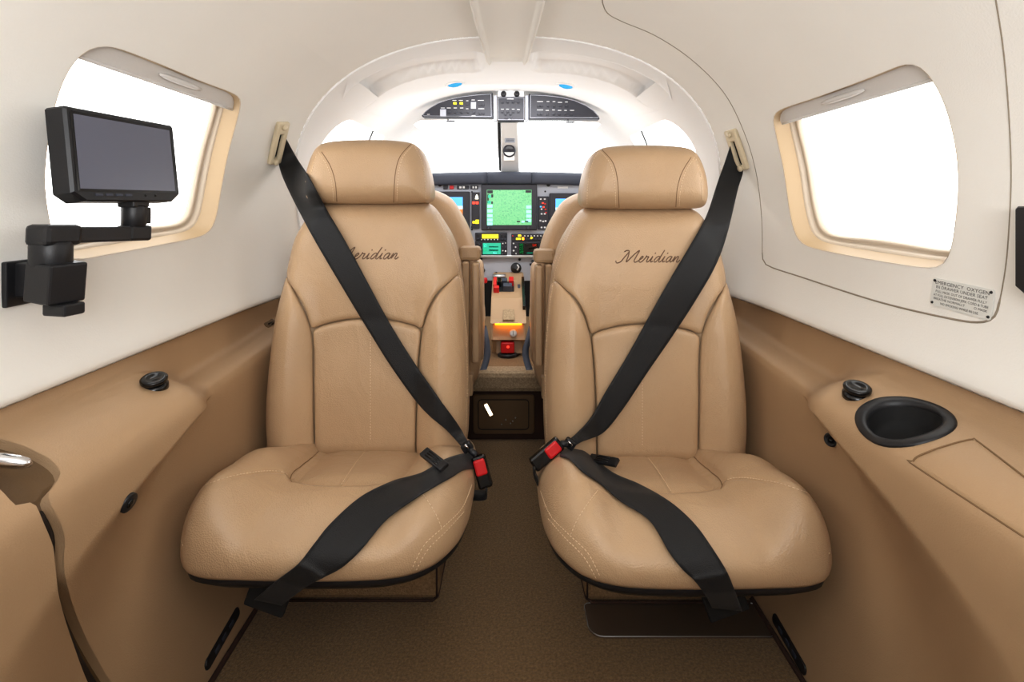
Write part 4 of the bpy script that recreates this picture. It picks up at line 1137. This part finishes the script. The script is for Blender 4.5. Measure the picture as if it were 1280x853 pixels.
for x in (611, 660):
    q = MB(); q.lathe([(0, 0), (.010, 0), (.009, .004), (0, .004)], P(x, 285, YP-.028), (0, -1, 0), 14); q.build('knob', 'bezel', mf)
# flight displays either side
for nm, (x0, x1, y0, y1), (sx0, sx1, sy0, sy1), lab in (('l', (522, 587, 239.5, 297), (531, 578.3, 246.5, 284), 'square flight display with blue sky and brown ground beside the warning light strip'), ('r', (687, 752, 241.5, 297), (694.5, 742, 248.5, 286), 'square flight display with a blue sky screen beside the red marked switch strip')):
    d = thing('flight_display', P((x0+x1)/2, y1, YP), lab, 'display', 'flight displays')
    q = MB(); box_px(q, x0, y0, x1, y1, YP, .03, .005, .022); q.build('bezel', 'bezel', d)
    hz = lerp(sy0, sy1, .40)
    q = MB(); box_px(q, sx0, sy0, sx1, hz, YP, .004, 0, .0245); q.build('sky_field', 'sky', d)
    q = MB(); box_px(q, sx0, hz-4, sx1, hz, YP, .004, 0, .0250); q.build('horizon_band', 'skypale', d)
    q = MB(); box_px(q, sx0, hz, sx1, sy1-7, YP, .004, 0, .0245); q.build('ground_field', 'earth', d)
    q = MB(); box_px(q, sx0, sy1-7, sx1, sy1, YP, .004, 0, .0245); q.build('data_field', 'sky', d)
# warning-light strip
an = thing('warning_strip', P(594, 286, YP), 'narrow dark strip with red and amber warning lights left of the green map', 'indicator strip')
q = MB(); box_px(q, 589.6, 240.5, 599.4, 286, YP, .012, .002, .010); q.build('strip_plate', 'bezel', an)
q = MB(); q.prism([(-.008, -.010), (.008, -.010), (.006, .004), (0, .014), (-.006, .004)], P(596, 246.5, YP-.012), (1, 0, 0), (0, 0, 1), .002); q.build('lamp', 'whitelit', an, label='pale bell-shaped warning light')
for x in (592, 596.5):
    q = MB(); box_px(q, x-1.8, 252, x+1.8, 255.4, YP, .003, .001, .0125); q.build('lamp', 'redlit', an, label='red warning light')
for x0, x1, y0, y1 in ((590.6, 594, 276.5, 279.5), (594.4, 598.6, 274.8, 277.2), (594.4, 598.6, 277.6, 280)):
    q = MB(); box_px(q, x0, y0, x1, y1, YP, .003, .001, .0125); q.build('lamp', 'yellow', an, label='amber warning light')
# switch strip right of the map
ss = thing('switch_strip', P(679, 287, YP), 'dark vertical strip of red and white switches right of the green map', 'switch strip')
q = MB(); box_px(q, 672.3, 245.5, 686, 287, YP, .012, .002, .010); q.build('strip_plate', 'bezel', ss)
for x, y, c in ((676, 249, 'mark'), (681, 249, 'mark'), (678.5, 254, 'redlit'), (681.5, 255, 'red'), (676, 258.5, 'sky'), (679.5, 259, 'redlit'), (682, 262, 'red'), (677, 261.5, 'mark'), (677, 267.5, 'mark'), (681, 267.5, 'mark'), (682.5, 266, 'red'), (675.5, 276, 'mark'), (679, 277, 'mark'), (682, 276.5, 'mark'), (677, 284.5, 'mark'), (681, 284.5, 'mark')):
    q = MB(); box_px(q, x-1.1, y-.9, x+1.1, y+.9, YP, .006, .0008, .015); q.build('switch', c, ss)
# radio stack
def radio(name, lab, x0, x1, y0, y1, items, knobs):
    t = thing('radio_unit', P((x0+x1)/2, y1, YP), lab, 'radio', None)
    q = MB(); box_px(q, x0, y0, x1, y1, YP, .03, .003, .014); q.build('faceplate', 'bezel', t)
    for (a, b, c, d, m_, nm) in items:
        q = MB(); box_px(q, a, b, c, d, YP, .003, .0004, .0162); q.build(nm, m_, t)
    for x, y, r, m_ in knobs:
        q = MB(); q.lathe([(0, 0), (r, 0), (r*.85, .010), (0, .010)], P(x, y, YP-.014), (0, -1, 0), 10); q.build('knob', m_, t)
radio('a', 'black radio unit with a bright yellow display strip', 593.8, 634, 291, 301, [(602.5, 293, 623, 298.2, 'yellow', 'display')], [(597.5, 294, .006, 'black'), (597.5, 298.5, .005, 'glare')]+[(602+4*i, 299.6, .0035, 'mark') for i in range(6)]+[(627, 295, .005, 'black'), (631.5, 294.5, .005, 'black'), (627.5, 299, .004, 'glare'), (631.5, 299, .004, 'glare')])
radio('b', 'black radio unit with a teal green display below the yellow one', 593.8, 634, 301.3, 319.5, [(603.5, 304, 626, 318, 'teal', 'display'), (604.5, 305, 608.5, 309, 'cyan', 'data_field'), (605, 311, 607.5, 314, 'greenlit', 'data_field'), (611, 308, 623, 309.5, 'bezel', 'text_row'), (611, 312, 623, 314, 'bezel', 'text_row'), (616, 315.6, 621, 317.2, 'cyan', 'data_field')], [(598, 305, .006, 'black'), (596.5, 310, .004, 'glare'), (600, 313, .008, 'black'), (628.5, 304.5, .0035, 'mark'), (632, 304, .003, 'mark'), (628, 308.5, .0035, 'glare'), (632, 309, .004, 'glare'), (628.5, 313.5, .0035, 'mark'), (632, 314, .0045, 'mark'), (601, 318.5, .003, 'mark'), (628, 318, .004, 'glare')])
radio('c', 'black radio unit with a row of small yellow lit keys', 639, 682, 292.5, 301.5, [(647.5, 293.5, 651.5, 296, 'yellow', 'lit_key'), (645, 297.5, 651, 300, 'yellow', 'lit_key'), (652.5, 297, 655, 300, 'amber', 'lit_key'), (663, 296.5, 666, 299, 'yellow', 'lit_key')], [(641, 295, .004, 'red')]+[(656+4*i, 295, .0035, 'mark') for i in range(6)]+[(657+4.2*i, 299, .0035, 'glare') for i in range(5)])
radio('d', 'black radio unit with a green bar on its dark display', 639, 682, 301.8, 319.5, [(648.5, 304, 673, 318, 'black_gloss', 'display'), (649.3, 304.5, 654.3, 317.5, 'greenlit', 'data_field'), (665.5, 305, 670.5, 308.2, 'redlit', 'data_field'), (657, 315.5, 669, 317.3, 'teal', 'text_row'), (656, 306, 659, 307.5, 'mark', 'text_row'), (661, 310, 667, 311.5, 'glare', 'text_row')], [(642, 304.5, .004, 'mark'), (644.5, 309, .004, 'mark'), (642, 313.5, .0045, 'mark'), (645, 317, .0035, 'mark'), (676.5, 305, .004, 'mark'), (680, 309, .004, 'mark'), (676.5, 313.5, .005, 'glare'), (680, 317, .004, 'mark')])
# ---- windscreen frame: sloping front wall with two panes and a centre post
O = Vector((0, 2.14, CZ+.47)); du = Vector((1, 0, 0)); dv = Vector((0, .58, -.40)).normalized(); pn_ = du.cross(dv)
def on_plane(px, py):
    r = ray(px, py); t = (O-EYE).dot(pn_)/r.dot(pn_); q = EYE+r*t-O; return (q.dot(du), q.dot(dv))
ws1 = [on_plane(*p) for p in cr([(497, 232), (496, 190), (498, 168), (504, 157), (518, 151.5), (560, 150), (612, 150), (620.5, 151), (621.5, 158), (622, 190), (622.5, 232), (560, 233)], 90, True)]
ws2 = [on_plane(*p) for p in cr([(651, 232), (650, 190), (648, 158), (649, 151), (656, 150), (700, 151), (750, 153.5), (772, 158), (781, 168), (785, 190), (786, 232), (715, 233)], 90, True)]
fnp = lambda a, b: O+du*a+dv*b
R = sheet(fnp, -.66, .66, -.05, .66, .06, .06, [ws1, ws2])
skirt(R[0], .02, (-.66, .66, -.05, .66)); R[0].build('wall_front_upper', 'white', kind='structure', smooth=False)
for k, ws in ((5, ws1), (6, ws2)):
    g = MB(); g.add([fnp(a, b)+Vector((0, .012, .018)) for a, b in ws], [list(range(len(ws)))]); g.build('window_%d' % k, 'glass', kind='structure', smooth=False)
cpst = thing('windscreen_post', P(636, 215, 2.5), 'white centre post between the two windscreen panes', 'post')
q = MB(); A = [fnp(*on_plane(x, y)) for x, y in ((625.5, 150), (647.5, 150), (650, 215), (625.5, 215))]
B = [p+Vector((0, -.025, -.01)) for p in [fnp(*on_plane(x, y)) for x, y in ((627, 150), (646, 150), (648.5, 215), (627, 215))]]
q.add(A+B, [[4, 5, 6, 7], [0, 1, 5, 4], [1, 2, 6, 5], [2, 3, 7, 6], [3, 0, 4, 7]], flat=True); q.build('post_body', 'white', cpst)
q = MB(); q.tube([fnp(*on_plane(623.3, 153))+Vector((0, -.008, 0)), fnp(*on_plane(625.3, 213))+Vector((0, -.008, 0))], .0062, 8); q.build('seal_strip', 'black', cpst)
cm = thing('compass', P(636, 195, 2.25), 'round dark compass on the windscreen post with a pale lower half', 'compass')
pc = fnp(*on_plane(636.5, 187))+Vector((0, -.05, -.012)); 
q = MB(); q.lathe([(0, .014), (.024, .014), (.029, .010), (.030, 0), (.030, -.02), (0, -.02)], pc, (0, -1, 0), 28); hb2 = q.build('housing', 'bezel', cm)
q = MB(); q.prism([(math.cos(t)*.024, math.sin(t)*.024) for t in np.linspace(math.radians(198), math.radians(342), 16)], pc+Vector((0, -.0145, 0)), (1, 0, 0), (0, 0, 1), .003); q.build('dial', 'mark', cm)
q = MB(); q.prism([(math.cos(t)*.020, math.sin(t)*.020) for t in np.linspace(math.radians(20), math.radians(160), 14)], pc+Vector((0, -.0145, .001)), (1, 0, 0), (0, 0, 1), .003); q.build('card', 'black_gloss', cm)
q = MB(); q.box(pc+Vector((0, .01, -.034)), (.05, .022, .026), bev=.006); q.build('mount', 'white', cm)
cd = thing('correction_card', pc+Vector((0, .02, .05)), 'small grey lettered card on the post above the compass', 'card')
q = MB(); p0 = fnp(*on_plane(637.5, 173)); q.box(p0+Vector((0, -.032, -.012)), (.046, .004, .024), bev=.001); q.build('card_plate', 'panelgrey', cd)
q = MB()
for dz in (-.006, -.001, .004): q.box(p0+Vector((0, -.0345, -.012+dz)), (.036, .001, .0018))
q.build('print_line', 'overhead', cd)
# ---- overhead switch panels
YO = 2.06
def oh(name, lab, poly_px, rim_off, items, lamps, marks, lights=()):
    t = thing('overhead_panel', P(*poly_px[0], YO), lab, 'switch panel', 'overhead switch panels')
    pl_ = [((x-VX)/F*YO, CZ-(y-VY)/F*YO) for x, y in poly_px]
    if sum(a[0]*b[1]-b[0]*a[1] for a, b in zip(pl_, pl_[1:]+pl_[:1])) < 0: pl_ = pl_[::-1]
    c = (sum(p[0] for p in pl_)/len(pl_), sum(p[1] for p in pl_)/len(pl_))
    q = MB(); q.prism(pl_, (0, YO+.04, 0), (1, 0, 0), (0, 0, 1), .045, .003); q.build('housing', 'overhead', t)
    q = MB(); rp = [(c[0]+(x-c[0])*.955, YO-.0055, c[1]+(z-c[1])*.90) for x, z in pl_]; q.tube(rp+[rp[0], rp[1]], .0014, 6, caps=False); q.build('edge_line', 'ohrim', t)
    for x, y in items:
        q = MB(); box_px(q, x-1.3, y-1.2, x+1.3, y+1.2, YO, .010, .001, .013); q.build('switch', 'bezel', t)
    for x, y in lamps:
        q = MB(); box_px(q, x-2.0, y-1.2, x+2.0, y+1.2, YO, .010, .001, .013); q.build('lit_switch', 'yellow', t, label='yellow lit switch')
    for x0, y0, x1, y1 in lights:
        q = MB(); box_px(q, x0, y0, x1, y1, YO, .010, .001, .012); q.build('guarded_switch', 'ohrim', t, label='pale guarded switch')
    q = MB()
    for x, y, w_ in marks: box_px(q, x-w_*.42, y-.33, x+w_*.42, y+.33, YO, .001, 0, .0062)
    q.build('marking', 'mark', t)
lp_ = [(527, 145), (530, 141), (537, 135), (547, 129), (560, 124), (578, 120), (598, 117.5), (616, 116.5), (616.5, 147.5), (575, 147), (529, 146.5)]
oh('l', 'dark overhead switch panel with two yellow lit switches', lp_, .9, [(584, 130.5)]+[(x, 140) for x in (561.5, 569, 577, 585, 592.5)]+[(600, 131), (604, 131), (599.5, 141.5), (604, 141.5)], [(568.5, 129), (576.5, 129)], [(568, 125.5, 6), (576, 125.5, 6), (584, 126, 3.5), (591.5, 125, 5), (601, 125.5, 9), (553.5, 135, 6), (561, 135, 6), (569, 135, 5), (577, 135, 5), (584, 136, 3.5), (592, 136, 5), (601.5, 136, 9), (535.5, 143, 4), (592, 145, 6)], [(588.5, 127.5, 595, 136), (550, 136.5, 557.5, 145.5)])
rp_ = [(661, 117.5), (680, 118.2), (700, 120.5), (718, 125), (733, 132), (743, 139), (748, 145), (749.5, 149), (700, 149), (660.5, 149)]
oh('r', 'dark overhead switch panel on the cup holder side, all its switches unlit', rp_, .9, [(x, 132.5) for x in (673, 677, 685, 692.5, 700, 708)]+[(673, 142.5), (677, 142.5)]+[(x, 142.5) for x in (684, 692, 699, 707, 714)], [], [(675, 127, 9), (685, 127, 4), (692.5, 127, 4), (700, 128, 6.5), (708, 127.5, 4), (675, 137.5, 9), (684, 138, 5), (692, 137.5, 4), (699.5, 138, 5), (707, 138, 4), (715, 138, 6), (739, 147, 4)])
cp_ = [(622, 121), (655.5, 121), (655.5, 151.5), (622, 151.5)]
oh('c', 'square dark overhead panel in the middle with two round knobs on top', cp_, .9, [(x, 127.5) for x in (628, 634.5, 641.5, 648)]+[(x, 139.5) for x in (628, 634.5, 641.5, 648)]+[(632, 142.5), (638, 142.5), (632.5, 147.5), (639, 147.5)], [], [(628, 136.5, 4), (634.5, 136.5, 4), (641.5, 136.5, 4), (648, 137, 4), (638, 149.3, 6), (638, 123.8, 10)])
ohc = [o for o in COL.objects if o.get('label', '').startswith('square dark overhead')][0]
for x in (629.5, 646):
    q = MB(); p0 = P(x, 117.5, YO-.01); q.lathe([(0, 0), (.0095, 0), (.0115, .006), (.0105, .018), (.007, .022), (0, .022)], p0+Vector((0, .008, 0)), (0, -1, 0), 18); q.build('knob', 'black', ohc)
q = MB(); box_px(q, 622, 113, 655, 122, YO, .04, .006, -.004); q.build('knob_mount', 'white', ohc)
for x in (619, 658.5):
    q = MB(); box_px(q, x-2.2, 119, x+2.2, 151, YO, .03, .004, .002); q.build('side_cheek', 'panelgrey', ohc)
for x, y, s in ((563, 151, 'above the pane behind the screen side seat'), (713, 152.5, 'above the pane behind the cup holder side seat')):
    t = thing('visor_clip', P(x, y, YO), 'small dark sun visor clip '+s, 'clip', 'visor clips')
    q = MB(); box_px(q, x-5.5, y-.8, x+5.5, y+.8, YO, .015, .002, .002); q.build('clip_bar', 'bezel', t)
    q = MB(); q.tube([P(x-3, y-1, YO+.005), P(x-3, y-3, YO+.008)], .002, 6); q.build('clip_stem', 'black', t)
# blue reading lights flush in the forward liner
for x, y, s in ((568.5, 104.5, 'nearer the wall screen'), (707.5, 106.5, 'nearer the cup holder')):
    hh = fwd_bvh.ray_cast(EYE, ray(x, y)); p, n = hh[0], hh[1]
    if n.z > 0: n = -n
    t = thing('reading_light', p, 'round white ceiling light with a blue lens, '+s, 'light', 'flight deck reading lights')
    q = MB(); q.lathe([(.036, 0), (.036, .004), (.030, .006), (.026, .004), (.026, 0)], p, n, 32); q.build('ring', 'white', t)
    q = MB(); q.lathe([(0, .001), (.026, .001), (.024, .007), (.012, .011), (0, .012)], p, n, 28); q.build('lens', 'bluelens', t)
# ---- centre pedestal
pd = thing('pedestal', (P(636, 447, 2.1).x, 2.2, .225), 'tan centre pedestal with levers on top and an amber glow under its pad', 'pedestal')
def P2(x, y, Y): return P(x, y, Y)
def loft(secs):
    vs = [p for s in secs for p in s]; k = len(secs[0]); m = MB()
    return m.add(vs, [[i*k+j, i*k+(j+1) % k, (i+1)*k+(j+1) % k, (i+1)*k+j] for i in range(len(secs)-1) for j in range(k)]+[list(range(k))[::-1], [(len(secs)-1)*k+j for j in range(k)]])
xa, xb = P(613, 0, 2.1).x, P(658, 0, 2.1).x
# upper body profile (y, z) seen from the side, widths at each
pf = [(2.46, .50), (2.12, .352), (2.095, .34), (2.09, .325), (2.10, .30), (2.30, .30), (2.46, .30)]
def side_loft(pf, x0, x1, r=.006):
    secs = []
    c = (sum(p[0] for p in pf)/len(pf), sum(p[1] for p in pf)/len(pf))
    for x, s in ((x0, .97), (x0+r, 1), (x1-r, 1), (x1, .97)):
        secs.append([Vector((x, c[0]+(y-c[0])*s, c[1]+(z-c[1])*s)) for y, z in pf])
    return loft(secs)
zt1 = P(0, 350, 2.40).z; zt2 = P(0, 399, 2.12).z; zt3 = P(0, 403, 2.09).z
up_pf = [(2.52, zt1+.02), (2.40, zt1), (2.22, lerp(zt1, zt2, .45)), (2.12, zt2), (2.092, zt2-.012), (2.085, zt3-.004), (2.12, zt3-.012), (2.52, zt3-.012)]
q = side_loft(up_pf, xa, xb); q.build('upper_body', 'tan', pd, smooth=False)
lo_pf = [(2.52, zt3-.01), (2.135, zt3-.01), (2.12, zt3-.04), (2.10, P(0, 425, 2.1).z), (2.16, P(0, 427, 2.16).z), (2.18, .225), (2.52, .225)]
q = side_loft(lo_pf, xa+.004, xb-.004); q.build('lower_body', 'tan', pd, smooth=False)
q = side_loft([(2.30, P(0, 424, 2.15).z), (2.15, P(0, 425, 2.15).z), (2.13, P(0, 442, 2.13).z), (2.15, .23), (2.30, .23)], P(620, 0, 2.1).x, P(653, 0, 2.1).x); q.build('front_box', 'tan', pd, smooth=False)
def on_top(x, y):      # point on the sloping top of the pedestal seen at a pixel
    a = Vector((0, 2.12, zt2)); b = Vector((0, 2.40, zt1)); nn = Vector((1, 0, 0)).cross(b-a).normalized(); r = ray(x, y)
    return EYE+r*((a-EYE).dot(nn)/r.dot(nn)), nn, (b-a).normalized()
def top_box(x0, y0, x1, y1, hgt, mat_, nm, par=pd, lift=0):
    p, nn, t = on_top((x0+x1)/2, (y0+y1)/2); a = on_top(x0, y1)[0]; b = on_top(x1, y1)[0]; c = on_top(x0, y0)[0]
    m = MB(); m.box(p+nn*(hgt/2+lift), ((b-a).length, (c-a).length, hgt), Matrix((Vector((1, 0, 0)), t, nn)).transposed(), .002); return m.build(nm, mat_, par)
qd = top_box(616.5, 355, 643, 371, .014, 'black', 'lever_quadrant')
for x0, y0, x1, y1, m_ in ((616.8, 356, 621, 366, 'red'), (622, 357, 626.5, 362, 'black_gloss'), (617, 366.5, 624, 370, 'red'), (627, 357, 634, 361, 'glare'), (636, 355.5, 642, 361, 'red'), (629, 363.5, 640, 368, 'glare')):
    top_box(x0, y0, x1, y1, .030, m_, 'lever', qd, .012)
p, nn, t = on_top(624, 350.5); q = MB(); q.tube([p+nn*.02+Vector((-.030, 0, 0)), p+nn*.02+Vector((.030, 0, 0))], [.011, .011], 14); q.build('roller', 'silver', pd)
top_box(647, 357.5, 650.5, 370, .010, 'glare', 'trim_gauge'); top_box(652.4, 352, 656, 389, .030, 'black_gloss', 'trim_wheel')
ps = top_box(630, 375.5, 641, 380, .010, 'bezel', 'lit_key'); top_box(632, 376.3, 639, 379.2, .004, 'whitelit', 'key_face', ps, .0095)
top_box(628.5, 383, 643, 402, .010, 'carpet_light', 'grip_pad')
for x in (619, 650.5):
    p, nn, t = on_top(x, 395); q = MB(); q.lathe([(0, 0), (.004, 0), (.003, .003), (0, .003)], p, nn, 10); q.build('screw', 'silver', pd)
q = MB(); q.box((P(635.5, 0, 2.11).x, 2.118, zt3-.013), (.11, .018, .006), bev=.001); q.build('amber_lamp', 'amber', pd)
q = MB(); q.lathe([(0, 0), (.015, 0), (.015, .012), (.010, .016), (0, .016)], P(641.5, 416.5, 2.11), (0, -1, .15), 20); kn = q.build('round_knob', 'mark', pd)
q = MB(); q.box(P(641.5, 416.5, 2.088), (.004, .004, .018)); q.build('pointer', 'silver', kn)
q = MB(); q.box(P(634.5, 434, 2.115)+Vector((0, 0, 0)), (.056, .030, .046), bev=.006); rh = q.build('red_handle', 'red', pd)
q = MB(); q.lathe([(0, 0), (.006, 0), (.004, .004), (0, .004)], P(635, 434, 2.099), (0, -1, 0), 12); q.build('handle_button', 'redlit', rh)
q = MB(); q.lathe([(0, 0), (.042, 0), (.042, .012), (.035, .016), (0, .016)], (P(634.5, 0, 2.1).x, 2.14, .225), (0, 0, 1), 24); q.build('foot_ring', 'black', pd)
q = MB(); box_px(q, 603.5, 348, 609, 354.5, 2.46, .03, .006); t = q.build('brake_knob', 'red', pnl, label='small red knob at the lower edge')
q = MB(); q.tube([P(606, 351, 2.47), P(606, 350.5, 2.53)], .006, 8); q.build('knob_stem', 'black', t)
for x0, x1 in ((596, 613.5), (658.5, 676)):
    pass

# ================================================================ LIGHT AND CAMERA
W = bpy.data.worlds.new('World'); SC.world = W; W.use_nodes = True
bg = W.node_tree.nodes['Background']; bg.inputs['Color'].default_value = (1, .995, .985, 1); bg.inputs['Strength'].default_value = 4.0
def area(name, loc, target, size, energy, col=(1, .96, .9), sy=None):
    l = bpy.data.lights.new(name, 'AREA'); l.energy = energy; l.size = size; l.color = col
    if sy: l.shape = 'RECTANGLE'; l.size_y = sy
    o = bpy.data.objects.new(name, l); COL.objects.link(o); o.location = loc
    o.rotation_euler = (Vector(target)-Vector(loc)).to_track_quat('-Z', 'Y').to_euler(); return o
area('ceiling_bounce_fill', (0, -.25, .95), (0, .75, 1.7), .6, 11.0, (.955, .975, 1), sy=.3)  # added fill bounced off the ceiling, not a cabin fixture
area('aft_fill', (0, -.85, 1.0), (0, 1.2, .9), .8, 1.2, (.97, .98, 1), sy=.4)
area('flight_deck_fill', (0, 1.95, .97), (0, 1.90, 1.4), .8, 1.0, (.97, .98, 1), sy=.3)  # added upward fill to whiten the flight deck, not a fixture
area('pedestal_fill', (0, 1.8, 1.25), (0, 2.2, .4), .4, 3.0, (.98, .98, 1), sy=.2)  # added area light brightening the pedestal, no lamp body here
cam = bpy.data.cameras.new('Camera'); co = bpy.data.objects.new('Camera', cam); COL.objects.link(co)
co.location = EYE; co.rotation_euler = (math.pi/2, 0, 0)
cam.sensor_width = 36; cam.sensor_fit = 'HORIZONTAL'; cam.lens = 18.0
cam.shift_x = (640-VX)/1280; cam.shift_y = -(426.5-VY)/1280; cam.clip_start = .02
SC.camera = co
SC.view_settings.view_transform = 'Standard'; SC.view_settings.look = 'None'; SC.view_settings.exposure = .06; SC.view_settings.gamma = .88
